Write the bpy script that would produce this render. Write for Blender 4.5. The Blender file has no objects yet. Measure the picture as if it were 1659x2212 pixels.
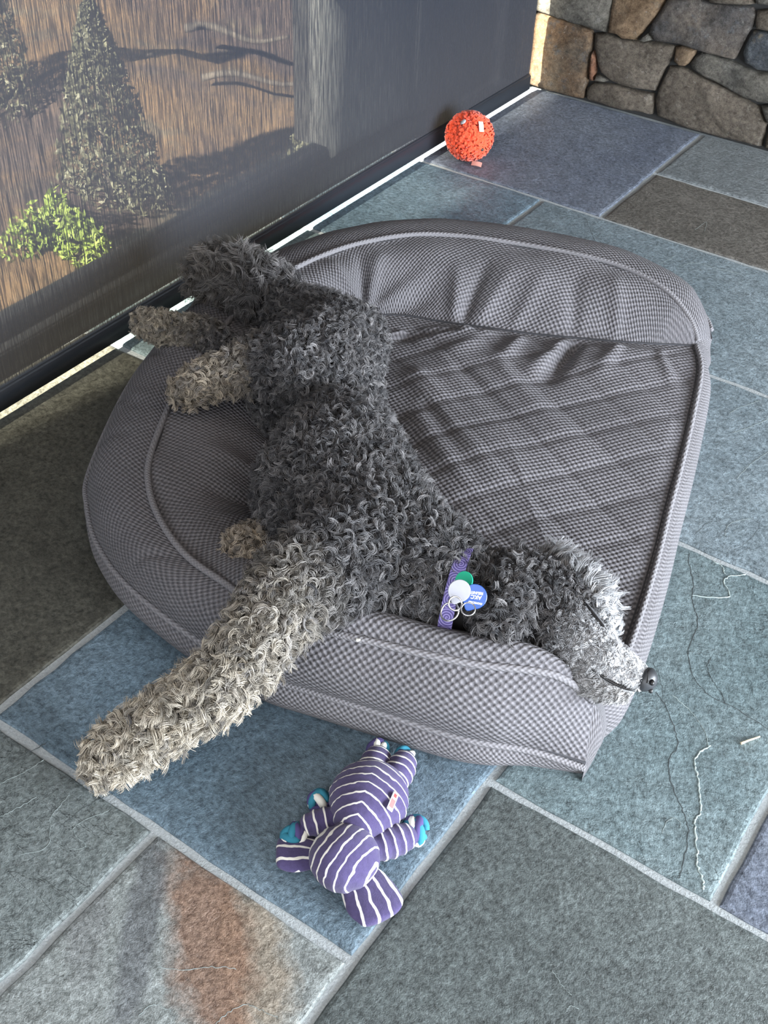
import bpy, bmesh, math, random
import numpy as np
from mathutils import Vector, Matrix
R = random.Random(7)
RN = np.random.default_rng(11)
SC = bpy.context.scene
COL = SC.collection

# ------------------------------------------------------------------ camera
def make_camera():
    yaw, pit, rol = -0.574, 0.71347, 0.04234
    fw = Vector((math.sin(yaw)*math.cos(pit), math.cos(yaw)*math.cos(pit), -math.sin(pit)))
    r = Vector((math.cos(yaw), -math.sin(yaw), 0)); u = r.cross(fw)
    r2 = r*math.cos(rol)+u*math.sin(rol); u2 = -r*math.sin(rol)+u*math.cos(rol)
    cd = bpy.data.cameras.new('camera'); co = bpy.data.objects.new('camera', cd); COL.objects.link(co)
    m = Matrix.Identity(4)
    for i in range(3):
        m[i][0], m[i][1], m[i][2] = r2[i], u2[i], -fw[i]
    m[0][3], m[1][3], m[2][3] = 1.509, -3.049, 1.28
    co.matrix_world = m
    cd.sensor_fit = 'VERTICAL'; cd.sensor_height = 24.0; cd.lens = 24.0*2537.0/2212.0
    cd.clip_start = 0.05; cd.clip_end = 200
    SC.camera = co
make_camera()

# ------------------------------------------------------------------ world, sun, big lights, exposure
w = bpy.data.worlds.new('world'); SC.world = w; w.use_nodes = True
bg = w.node_tree.nodes['Background']
bg.inputs[0].default_value = (0.60, 0.78, 1.0, 1); bg.inputs[1].default_value = 0.70
sd = bpy.data.lights.new('sun', 'SUN'); sd.energy = 110.0; sd.angle = math.radians(1.0); sd.color = (1.0, 0.90, 0.76)
so = bpy.data.objects.new('sun', sd); COL.objects.link(so)
so.rotation_euler = Vector((0.10, 0.83, -0.55)).to_track_quat('-Z', 'Y').to_euler()
def area(name, loc, aim, sx, sy, energy, color):
    d = bpy.data.lights.new(name, 'AREA'); d.shape = 'RECTANGLE'; d.size = sx; d.size_y = sy; d.energy = energy; d.color = color
    o = bpy.data.objects.new(name, d); COL.objects.link(o); o.location = loc
    o.rotation_euler = (Vector(aim)-Vector(loc)).to_track_quat('-Z', 'Y').to_euler()
    return o
# daylight of the big windows on the far right side of the room (outside the view)
area('daylight_right', (4.3, -1.7, 0.85), (0.6, -1.7, 0.30), 3.4, 1.5, 690, (0.86, 0.93, 1.0))
# added fill light behind the viewer, no window is built there
area('fill_front', (1.1, -4.5, 1.05), (0.8, -1.8, 0.1), 2.4, 1.7, 75, (0.86, 0.93, 1.0))
SC.view_settings.view_transform = 'Standard'
SC.view_settings.look = 'None'
SC.view_settings.gamma = 1.0
SC.view_settings.use_curve_mapping = False
SC.view_settings.exposure = 0.0

# ------------------------------------------------------------------ helpers
def tag(o, label=None, cat=None, group=None, kind=None):
    if label: o['label'] = label
    if cat: o['category'] = cat
    if group: o['group'] = group
    if kind: o['kind'] = kind
    return o
def empty(name, loc=(0, 0, 0), label=None, cat=None, group=None):
    o = bpy.data.objects.new(name, None); COL.objects.link(o); o.location = loc; o.empty_display_size = 0.05
    return tag(o, label, cat, group)
def link(name, me, mat, parent=None):
    o = bpy.data.objects.new(name, me); COL.objects.link(o)
    if mat and not me.materials: me.materials.append(mat)
    if parent is not None:
        o.parent = parent
        if parent.type == 'EMPTY':
            o.location = -parent.location
    return o
def mesh(name, V, F, smooth=True, uv=None):
    me = bpy.data.meshes.new(name)
    me.from_pydata([tuple(map(float, v)) for v in V], [], F)
    if uv is not None:
        l = me.uv_layers.new(name='UVMap')
        vi = np.empty(len(me.loops), dtype=np.int32); me.loops.foreach_get('vertex_index', vi)
        l.data.foreach_set('uv', np.asarray(uv, dtype=np.float32)[vi].ravel())
    if smooth: me.polygons.foreach_set('use_smooth', [True]*len(me.polygons))
    me.update()
    return me
def bm_mesh(name, bm, smooth=True):
    me = bpy.data.meshes.new(name); bmesh.ops.recalc_face_normals(bm, faces=bm.faces); bm.to_mesh(me); bm.free()
    if smooth: me.polygons.foreach_set('use_smooth', [True]*len(me.polygons))
    return me
def box_me(name, x0, x1, y0, y1, z0, z1, bev=0.0, seg=2):
    bm = bmesh.new(); bmesh.ops.create_cube(bm, size=1)
    for v in bm.verts:
        v.co = Vector((x0 if v.co.x < 0 else x1, y0 if v.co.y < 0 else y1, z0 if v.co.z < 0 else z1))
    if bev: bmesh.ops.bevel(bm, geom=list(bm.edges), offset=bev, segments=seg, affect='EDGES')
    return bm_mesh(name, bm, smooth=bool(bev))
def tube_me(name, pts, rad, n=8, closed=False, cap=True):
    P = np.asarray(pts, float); m = len(P)
    r = np.full(m, rad) if np.isscalar(rad) else np.asarray(rad, float)
    T = np.gradient(P, axis=0)
    if closed: T = np.roll(P, -1, 0)-np.roll(P, 1, 0)
    T /= np.linalg.norm(T, axis=1)[:, None]+1e-12
    up = np.array([0, 0, 1.0]) if abs(T[0][2]) < .9 else np.array([1.0, 0, 0])
    V = []; F = []; N = np.cross(T[0], up); N /= np.linalg.norm(N)
    for i in range(m):
        N = N-T[i]*(N@T[i]); N /= np.linalg.norm(N)+1e-12; B = np.cross(T[i], N)
        for k in range(n):
            a = 2*math.pi*k/n; V.append(P[i]+r[i]*(math.cos(a)*N+math.sin(a)*B))
    for i in range(m if closed else m-1):
        j = (i+1) % m
        for k in range(n):
            F.append((i*n+k, i*n+(k+1) % n, j*n+(k+1) % n, j*n+k))
    if cap and not closed:
        F.append(tuple(range(n))[::-1]); F.append(tuple((m-1)*n+k for k in range(n)))
    return mesh(name, V, F)
def catmull(P, n, closed=False):
    P = np.asarray(P, float); m = len(P); out = []
    segs = m if closed else m-1
    tt = np.linspace(0, segs, n, endpoint=not closed)
    for t in tt:
        i = min(int(t), segs-1); f = t-i
        g = (lambda k: P[k % m]) if closed else (lambda k: P[min(max(k, 0), m-1)])
        a, b, c, d = g(i-1), g(i), g(i+1), g(i+2)
        out.append(.5*((2*b)+(c-a)*f+(2*a-5*b+4*c-d)*f*f+(3*b-a-3*c+d)*f**3))
    return np.array(out)

# ------------------------------------------------------------------ materials
class NT:
    def __init__(s, name):
        s.m = bpy.data.materials.new(name); s.m.use_nodes = True; s.t = s.m.node_tree; s.b = s.t.nodes['Principled BSDF']; s.out = s.t.nodes['Material Output']
    def n(s, kind, **kw):
        nd = s.t.nodes.new('ShaderNode'+kind)
        for k, v in kw.items():
            if k.startswith('_'): setattr(nd, k[1:], v)
            else:
                i = nd.inputs[int(k[1:])] if k[0] == 'i' and k[1:].isdigit() else nd.inputs[k]
                s.set(i, v)
        return nd
    def set(s, inp, v):
        if hasattr(v, 'is_output'): s.t.links.new(v, inp)
        elif isinstance(v, tuple) and len(v) == 3 and inp.type == 'RGBA': inp.default_value = (*v, 1)
        else: inp.default_value = v
    def math(s, op, a, b=0.0, c=0.0):
        nd = s.t.nodes.new('ShaderNodeMath'); nd.operation = op
        s.set(nd.inputs[0], a); s.set(nd.inputs[1], b); s.set(nd.inputs[2], c)
        return nd.outputs[0]
    def coord(s, which='Object', scale=(1, 1, 1), rot=(0, 0, 0), loc=(0, 0, 0)):
        tc = s.t.nodes.new('ShaderNodeTexCoord')
        mp = s.n('Mapping', Vector=tc.outputs[which]); mp.inputs['Scale'].default_value = scale; mp.inputs['Rotation'].default_value = rot; mp.inputs['Location'].default_value = loc
        return mp.outputs[0]
    def noise(s, vec, scale=5.0, detail=4.0, rough=.55, dist=0.0):
        nd = s.n('TexNoise', Vector=vec, Scale=scale, Detail=detail, Roughness=rough, Distortion=dist)
        return nd.outputs[0]
    def ramp(s, fac, stops, interp='LINEAR'):
        nd = s.t.nodes.new('ShaderNodeValToRGB'); s.set(nd.inputs[0], fac); cr = nd.color_ramp; cr.interpolation = interp
        while len(cr.elements) < len(stops): cr.elements.new(.5)
        for e, (p, c) in zip(cr.elements, stops):
            e.position = p; e.color = (*c, 1) if isinstance(c, tuple) else (c, c, c, 1)
        return nd.outputs[0]
    def mix(s, f, a, b, mode='MIX'):
        nd = s.t.nodes.new('ShaderNodeMix'); nd.data_type = 'RGBA'; nd.blend_type = mode
        s.set(nd.inputs[0], f); s.set(nd.inputs[6], a); s.set(nd.inputs[7], b)
        return nd.outputs[2]
    def bump(s, h, strength=.5, dist=.01, normal=None):
        nd = s.n('Bump', Height=h, Strength=strength, Distance=dist)
        if normal is not None: s.set(nd.inputs['Normal'], normal)
        return nd.outputs[0]
    def done(s, color=None, rough=None, normal=None, **kw):
        if color is not None: s.set(s.b.inputs['Base Color'], color)
        if rough is not None: s.set(s.b.inputs['Roughness'], rough)
        if normal is not None: s.set(s.b.inputs['Normal'], normal)
        for k, v in kw.items(): s.set(s.b.inputs[k.replace('_', ' ')], v)
        return s.m
def plain(name, c, rough=.6, **kw):
    t = NT(name); v = t.coord('Object')
    n_ = t.noise(v, 60, 3)
    return t.done(t.mix(n_, tuple(x*.85 for x in c), tuple(min(1, x*1.15) for x in c)), rough, **kw)

def slate(name, c1, c2, seed=0.0, rot=0.0, cleft=1.0, fine=1.0, rust=None, rough=.42):
    t = NT(name); c1 = tuple(x*.78 for x in c1); c2 = tuple(x*.78 for x in c2)
    v = t.coord('Object', rot=(0, 0, rot), loc=(seed*3.1, seed*1.7, 0))
    va = t.coord('Object', scale=(1.0, 2.6, 1), rot=(0, 0, rot), loc=(seed*3.1, seed*1.7, 0))
    big = t.noise(v, 3.2, 5, .6)
    col = t.mix(t.ramp(big, [(.32, 0.0), (.68, 1.0)]), c1, c2)
    if rust:
        for (cx, cy, rx, ry, rc, amt, ang) in rust:
            tc = t.t.nodes.new('ShaderNodeTexCoord')
            sub = t.n('VectorMath', _operation='SUBTRACT', i0=tc.outputs['Object']); sub.inputs[1].default_value = (cx, cy, 0)
            m0 = t.n('Mapping', Vector=sub.outputs[0]); m0.inputs['Rotation'].default_value = (0, 0, ang)
            mp = t.n('Mapping', Vector=m0.outputs[0]); mp.inputs['Scale'].default_value = (1/rx, 1/ry, 1)
            ln = t.n('VectorMath', _operation='LENGTH', i0=mp.outputs[0]).outputs['Value']
            ln = t.math('ADD', ln, t.math('MULTIPLY', t.math('SUBTRACT', t.noise(v, 14, 6, .7), .5), 1.3))
            f = t.ramp(ln, [(.55, 1.0), (1.05, 0.0)])
            col = t.mix(t.math('MULTIPLY', f, amt), col, rc)
    fin = t.noise(v, 120, 5, .8)
    col = t.mix(.95, col, t.mix(t.ramp(fin, [(.3, 0.0), (.7, 1.0)]), (.03, .035, .04), (.85, .88, .9)), 'SOFT_LIGHT')
    med = t.noise(v, 34, 5, .65)
    col = t.mix(.36, col, t.mix(t.ramp(med, [(.35, 0.0), (.65, 1.0)]), (.2, .2, .2), (.78, .79, .8)), 'OVERLAY')
    scr = t.ramp(t.noise(t.coord('Object', scale=(3, 26, 1), rot=(0, 0, rot+.25), loc=(seed, 0, 0)), 2.2, 6, .75), [(.70, 0.0), (.76, 1.0)])
    col = t.mix(t.math('MULTIPLY', scr, .5), col, (.42, .50, .52))
    # cleft: terraces of split stone and fine grain
    base = t.noise(va, 4.0, 7, .62, .6)
    s1 = t.math('MULTIPLY', base, 9.0)
    fr = t.math('FRACT', s1)
    terr = t.math('ADD', t.math('FLOOR', s1), t.ramp(fr, [(.0, 0.0), (.10, 1.0)]))
    nb = t.bump(terr, .55*cleft, .0022)
    nb = t.bump(t.noise(v, 60, 5, .7), .55*fine, .0035, nb)
    nb = t.bump(fin, .55*fine, .0028, nb)
    return t.done(col, t.math('ADD', rough, t.math('MULTIPLY', med, .2)), nb, Specular_IOR_Level=.45)

def fabric(name, dark, light, pitch=.0078, amp=1.0, stretch=1.0):
    t = NT(name)
    tc = t.t.nodes.new('ShaderNodeTexCoord')
    wob = t.math('ADD', t.noise(tc.outputs['UV'], 30, 2), t.math('MULTIPLY', t.noise(tc.outputs['UV'], 130, 2), 1.6))
    sep = t.n('SeparateXYZ', Vector=tc.outputs['UV'])
    k = 2*math.pi/pitch/1.414
    u = t.math('ADD', t.math('MULTIPLY', sep.outputs[0], k), t.math('MULTIPLY', wob, 1.2)); v = t.math('ADD', t.math('MULTIPLY', sep.outputs[1], k*stretch), t.math('MULTIPLY', wob, 1.2))
    h = t.math('MULTIPLY', t.math('SINE', u), t.math('SINE', v))
    h = t.math('ADD', t.math('MULTIPLY', h, .5), .5)
    mot = t.noise(tc.outputs['UV'], 320, 3, .7); big = t.noise(tc.outputs['UV'], 5, 4)
    fac = t.math('ADD', t.math('MULTIPLY', h, .62*amp), t.math('MULTIPLY', t.math('SUBTRACT', mot, .2), .45))
    col = t.mix(fac, dark, light)
    col = t.mix(t.math('MULTIPLY', t.ramp(big, [(.4, 0.0), (.7, 1.0)]), .25), col, tuple(x*.8+.02 for x in dark))
    hh = t.math('ADD', h, t.math('MULTIPLY', mot, .5))
    return t.done(col, .9, t.bump(hh, .85*amp, .0035), Sheen_Weight=.04, Sheen_Roughness=.5, Specular_IOR_Level=.12)

# ------------------------------------------------------------------ floor
M_grout = NT('grout'); _v = M_grout.coord('Object'); _n = M_grout.noise(_v, 220, 3, .7)
M_grout = M_grout.done(M_grout.mix(_n, (.17, .19, .20), (.42, .45, .46)), .85, M_grout.bump(_n, .6, .003))
floor = tag(link('floor', box_me('floor', -.25, 4.6, -4.6, .05, -.06, -.0045), M_grout), kind='structure')
SL = {
 'blue': slate('slate_blue', (.105, .155, .195), (.165, .220, .262), 1, .3, .35, 1.2),
 'blue2': slate('slate_blue_violet', (.125, .142, .185), (.185, .205, .245), 2, .9, .35, .8),
 'teal': slate('slate_teal', (.125, .172, .182), (.190, .238, .246), 3, 1.1, 1.0, 1.0),
 'pale': slate('slate_pale', (.170, .212, .235), (.245, .290, .312), 4, .5, .9, 1.0),
 'grey': slate('slate_grey', (.078, .090, .088), (.125, .142, .138), 5, .2, .25, 1.0),
 'mid': slate('slate_mid', (.165, .180, .185), (.230, .245, .250), 6, .1, .3, 1.2),
 'brown': slate('slate_brown', (.105, .095, .082), (.165, .150, .132), 7, .6, .7, 1.0),
 'olive': slate('slate_olive', (.070, .066, .052), (.105, .100, .080), 8, .4, .15, .6),
 'ridge': slate('slate_ridged', (.120, .135, .130), (.175, .195, .190), 9, .75, 1.5, 1.1),
 'rust': slate('slate_rusty', (.20, .212, .20), (.275, .292, .282), 10, .2, .6, 1.1,
               rust=[(1.030, -2.545, .16, .052, (.235, .180, .125), .70, .74), (.972, -2.552, .19, .058, (.175, .098, .062), .85, .70),
                     (.892, -2.583, .17, .026, (.085, .088, .094), .7, .97), (.84, -2.62, .10, .030, (.13, .13, .13), .5, .9)]),
}
def tile_me(x0, x1, y0, y1, rnd):
    g = .006; x0 += g; x1 -= g; y0 += g; y1 -= g
    pts = []
    def edge(a, b):
        L = math.dist(a, b); n = max(3, int(L/.035))
        nx, ny = (b[1]-a[1])/L, -(b[0]-a[0])/L
        for i in range(n):
            t = i/n; j = rnd.uniform(-.0018, .0018) if i else 0
            pts.append((a[0]+(b[0]-a[0])*t+nx*j, a[1]+(b[1]-a[1])*t+ny*j))
    c = [(x0, y0), (x1, y0), (x1, y1), (x0, y1)]
    for i in range(4): edge(c[i], c[(i+1) % 4])
    n = len(pts); cx, cy = (x0+x1)/2, (y0+y1)/2; hx, hy = (x1-x0)/2, (y1-y0)/2
    V = []
    for ins, z in ((0, -.02), (0, -.0030), (.0022, -.0010), (.007, 0.0)):
        for p in pts: V.append((cx+(p[0]-cx)*(1-ins/hx), cy+(p[1]-cy)*(1-ins/hy), z))
    F = []
    for r in range(3):
        for i in range(n): F.append((r*n+i, r*n+(i+1) % n, (r+1)*n+(i+1) % n, (r+1)*n+i))
    F.append(tuple(3*n+i for i in range(n)))
    return mesh('floor_tile', V, F, smooth=False)
X1, X2, X3, X4, X5 = .359, .514, .822, 1.125, 1.440
Y1, Y2, Y3, Y4, Y5, Y6 = -.309, -.618, -1.086, -1.580, -2.170, -2.481
tiles = [(-.09, X2, Y2, 0, 'blue2'), (X2, 1.25, Y1, 0, 'mid'), (X2, 1.18, Y2, Y1, 'brown'), (-.09, X1, Y3, Y2, 'blue'), (X1, 1.29, Y3, Y2, 'pale'),
         (X1, 1.44, Y4, Y3, 'pale'), (-.09, X1, -1.707, Y3, 'teal'), (-.09, X2, Y6, -1.707, 'olive'), (X4, X5, Y5, Y4, 'teal'), (X5, 2.05, Y5, Y4, 'blue2'),
         (X4, 1.86, -2.95, Y5, 'grey'), (X2, X4, Y6, Y4, 'blue'), (.40, X3, -3.02, Y6, 'ridge'), (X3, X4, -2.95, Y6, 'rust'),
         (-.09, .40, -3.02, Y6, 'grey'), (X2-.155, X2, -1.707, Y4, 'mid'), (1.25, 1.9, Y1, 0, 'blue'), (1.18, 1.9, Y2, Y1, 'teal'), (1.29, 1.9, Y3, Y2, 'grey'), (1.44, 2.05, Y4, Y3, 'mid'),
         (1.9, 2.6, Y2, 0, 'blue2'), (1.9, 2.6, Y3, Y2, 'teal'), (2.05, 2.65, Y5, Y3, 'grey'), (1.86, 2.65, -2.95, Y5, 'ridge'),
         (-.09, .62, -3.6, -3.02, 'blue'), (.62, 1.3, -3.6, -3.02, 'teal'), (1.3, 2.65, -3.6, -2.95, 'mid'), (.9, 1.3, -3.02, -2.95, 'blue')]
for (x0, x1, y0, y1, k) in tiles[:27]:
    link('floor_tile', tile_me(x0, x1, y0, y1, R), SL[k], floor)
# split edges and mineral veins that stand on the tiles
M_vein = plain('pale_vein', (.33, .40, .395), .6)
M_vein2 = plain('faint_vein', (.23, .275, .275), .6)
M_crack = plain('dark_crack', (.035, .043, .047), .9)
def ridge_line(name, pts, wd, h, mat):
    P = catmull([(x, y, 0) for x, y in pts], len(pts)*6); V = []; F = []
    for i, p in enumerate(P):
        t = P[min(i+1, len(P)-1)]-P[max(i-1, 0)]; t /= np.linalg.norm(t)+1e-9; nn = np.array([-t[1], t[0], 0])
        ww = wd*(.45+.9*R.random())*(.35 if i in (0, len(P)-1) else 1); p = p+nn*R.uniform(-.0012, .0012)
        for a, z in ((-1, -.0006), (0, h), (1, -.0006)): V.append(p+nn*ww*a+np.array([0, 0, z]))
        if i:
            b = (i-1)*3
            F += [(b, b+1, b+4, b+3), (b+1, b+2, b+5, b+4)]
    return link(name, mesh(name, V, F), mat, floor)
ridge_line('mineral_vein', [(1.342, -1.943), (1.334, -1.963), (1.336, -1.985), (1.349, -2.003), (1.363, -2.03), (1.374, -2.053), (1.373, -2.067), (1.381, -2.087), (1.394, -2.111), (1.4, -2.127), (1.415, -2.144), (1.421, -2.157)], .0017, .0012, M_vein)
ridge_line('mineral_vein', [(1.2, -1.589), (1.218, -1.595), (1.227, -1.608)], .0014, .001, M_vein)
ridge_line('mineral_vein', [(1.255, -1.589), (1.235, -1.609), (1.234, -1.626), (1.252, -1.654), (1.204, -1.685)], .0014, .001, M_vein)
ridge_line('mineral_vein', [(1.262, -1.89), (1.30, -1.905), (1.33, -1.93), (1.343, -1.95)], .0007, .0006, M_vein)
ridge_line('crack', [(1.162, -1.596), (1.17, -1.617), (1.195, -1.658), (1.205, -1.688), (1.222, -1.713), (1.237, -1.739), (1.243, -1.781), (1.252, -1.809), (1.272, -1.839), (1.295, -1.855), (1.315, -1.861), (1.346, -1.86), (1.396, -1.869)], .0013, .0005, M_crack)
ridge_line('crack', [(1.241, -1.899), (1.266, -1.918), (1.295, -1.952), (1.306, -1.974), (1.305, -1.998), (1.323, -2.032), (1.348, -2.058), (1.367, -2.08), (1.376, -2.098), (1.387, -2.14), (1.39, -2.16)], .0014, .0005, M_crack)
ridge_line('crack', [(1.279, -1.79), (1.282, -1.81), (1.299, -1.83), (1.32, -1.847), (1.329, -1.861)], .001, .0005, M_crack)

for (k_, l_) in [
    ('v', [(0.711, -2.605), (0.729, -2.58), (0.713, -2.559), (0.701, -2.546), (0.697, -2.523), (0.694, -2.508)]),
    ('v', [(0.649, -2.583), (0.657, -2.56), (0.664, -2.535)]),
    ('v', [(0.61, -2.548), (0.621, -2.519), (0.628, -2.489)]),
    ('v', [(0.754, -2.566), (0.767, -2.551), (0.742, -2.546), (0.736, -2.534), (0.753, -2.496)]),
    ('d', [(0.592, -2.532), (0.601, -2.493), (0.612, -2.462)]),
    ('d', [(0.72, -2.549), (0.726, -2.506), (0.737, -2.476)]),
    ('d', [(0.716, -2.629), (0.729, -2.596), (0.745, -2.572)]),
    ('v', [(0.947, -2.616), (0.976, -2.601), (0.999, -2.58), (1.022, -2.566)]),
    ('v', [(1.045, -2.629), (1.047, -2.613), (1.057, -2.593), (1.073, -2.588), (1.097, -2.584)]),
    ('v', [(0.97, -2.671), (0.974, -2.652), (0.996, -2.646)]),
    ('v', [(1.066, -1.189), (1.076, -1.157), (1.097, -1.114)]),
    ('v', [(1.096, -1.241), (1.114, -1.205), (1.132, -1.161)]),
    ('v', [(1.151, -1.368), (1.156, -1.315), (1.168, -1.257)]),
    ('v', [(1.192, -1.522), (1.187, -1.489), (1.211, -1.453)]),
    ('d', [(1.211, -1.453), (1.229, -1.462), (1.228, -1.512), (1.218, -1.547)]),
    ('d', [(1.15, -1.549), (1.157, -1.507), (1.174, -1.488)]),
    ('v', [(0.722, -0.741), (0.73, -0.708), (0.733, -0.673)]),
    ('v', [(0.765, -0.72), (0.783, -0.688), (0.825, -0.682), (0.886, -0.671)]),
    ('v', [(0.72, -0.54), (0.726, -0.485), (0.742, -0.532)]),
    ('d', [(0.487, -0.643), (0.522, -0.689), (0.557, -0.733)]),
    ('v', [(1.318, -2.357), (1.338, -2.367), (1.352, -2.371)]),
    ('v', [(1.355, -2.391), (1.356, -2.382), (1.365, -2.38)]),
    ('v', [(1.346, -2.112), (1.345, -2.087), (1.354, -2.08), (1.363, -2.091)]),
    ('d', [(1.213, -1.849), (1.232, -1.868), (1.251, -1.897)]),
]:
    ridge_line('mineral_vein' if k_ == 'v' else 'crack', l_, .0008 if k_ == 'v' else .0007, .0005 if k_ == 'v' else .0003, M_vein2 if k_ == 'v' else M_crack)

# ------------------------------------------------------------------ stone wall
M_mortar = plain('deep_joint_mortar', (.022, .022, .022), .95)
wall_back = tag(link('wall_back', box_me('wall_back', -.9, 4.6, .012, .30, -.4, 2.7), M_mortar), kind='structure')
def stone_mat(name, c1, c2, c3, seed, blot=None):
    t = NT(name); v = t.coord('Object', loc=(seed*2.3, 0, seed*1.1))
    big = t.noise(v, 9, 5, .65); fine = t.ramp(t.noise(v, 70, 6, .82), [(.32, 0.0), (.68, 1.0)]); med = t.noise(v, 30, 6, .75)
    col = t.mix(t.ramp(big, [(.35, 0.0), (.62, 1.0)]), c1, c2)
    col = t.mix(t.ramp(med, [(.55, 0.0), (.72, 1.0)]), col, c3)
    col = t.mix(.85, col, t.mix(fine, (.02, .02, .02), (.9, .9, .88)), 'SOFT_LIGHT')
    lic = t.ramp(t.noise(v, 55, 6, .8), [(.60, 0.0), (.68, 1.0)])
    col = t.mix(t.math('MULTIPLY', lic, .6), col, (.44, .42, .38))
    nb = t.bump(t.noise(t.coord('Object', scale=(1, 1, .6), loc=(seed, 2, 0)), 26, 7, .8), 1.0, .022); nb = t.bump(fine, .8, .006, nb)
    return t.done(col, .8, nb, Specular_IOR_Level=.3)
ST = {'grey': stone_mat('stone_grey', (.10, .095, .085), (.19, .175, .15), (.27, .26, .24), 1),
      'tan': stone_mat('stone_tan', (.20, .14, .09), (.26, .175, .105), (.15, .125, .10), 2),
      'dark': stone_mat('stone_dark', (.085, .08, .08), (.15, .125, .105), (.12, .13, .145), 3),
      'brown': stone_mat('stone_brown', (.115, .095, .075), (.18, .15, .12), (.23, .205, .175), 4),
      'orange': stone_mat('stone_orange', (.20, .12, .065), (.12, .095, .07), (.085, .09, .095), 5),
      'bluegrey': stone_mat('stone_bluegrey', (.075, .085, .10), (.12, .13, .14), (.20, .16, .11), 6),
      'rust': stone_mat('stone_rust', (.23, .10, .055), (.19, .10, .06), (.15, .10, .07), 7)}
def stone(poly, kind, out=.0):
    P = [np.array(p, float) for p in poly]; n = len(P); pts = []
    for i in range(n):
        a, b = P[i], P[(i+1) % n]; L = np.linalg.norm(b-a); k = max(1, int(L/.018))
        for j in range(k):
            q = a+(b-a)*j/k
            if j: q = q+RN.uniform(-.0018, .0018, 2)
            pts.append(q)
    pts = np.array(pts); c = pts.mean(0); m = len(pts)
    dv = pts-c; pts = pts+dv/np.linalg.norm(dv, axis=1)[:, None]*.0026
    size = np.abs(pts-c).mean(); V = []
    tl = RN.uniform(-.05, .05, 2)
    ph = RN.uniform(0, 6, 4)
    def rel(q): return .0035*math.sin(q[0]*38+ph[0])*math.sin(q[1]*44+ph[1])+.002*math.sin(q[0]*95+ph[2])*math.sin(q[1]*88+ph[3])+(q-c)@tl
    for f, y in ((1.0, .03), (1.0, .002), (1-.0022/size, -.0075), (1-.008/size if size > .03 else .75, -.0115), (.62, -.0135), (.3, -.0145)):
        for q in pts:
            s = c+(q-c)*f
            V.append((s[0], y-out-(rel(s) if y < 0 else 0)*(1 if f < .9 else .6), max(s[1], .002)))
    V.append((c[0], -.016-out-rel(c), c[1])); F = []
    for r in range(5):
        for i in range(m): F.append((r*m+i, (r+1)*m+i, (r+1)*m+(i+1) % m, r*m+(i+1) % m))
    for i in range(m): F.append((5*m+i, 6*m, 5*m+(i+1) % m))
    return link('stone', mesh('stone', V, F, smooth=True), ST[kind], wall_back)
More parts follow.
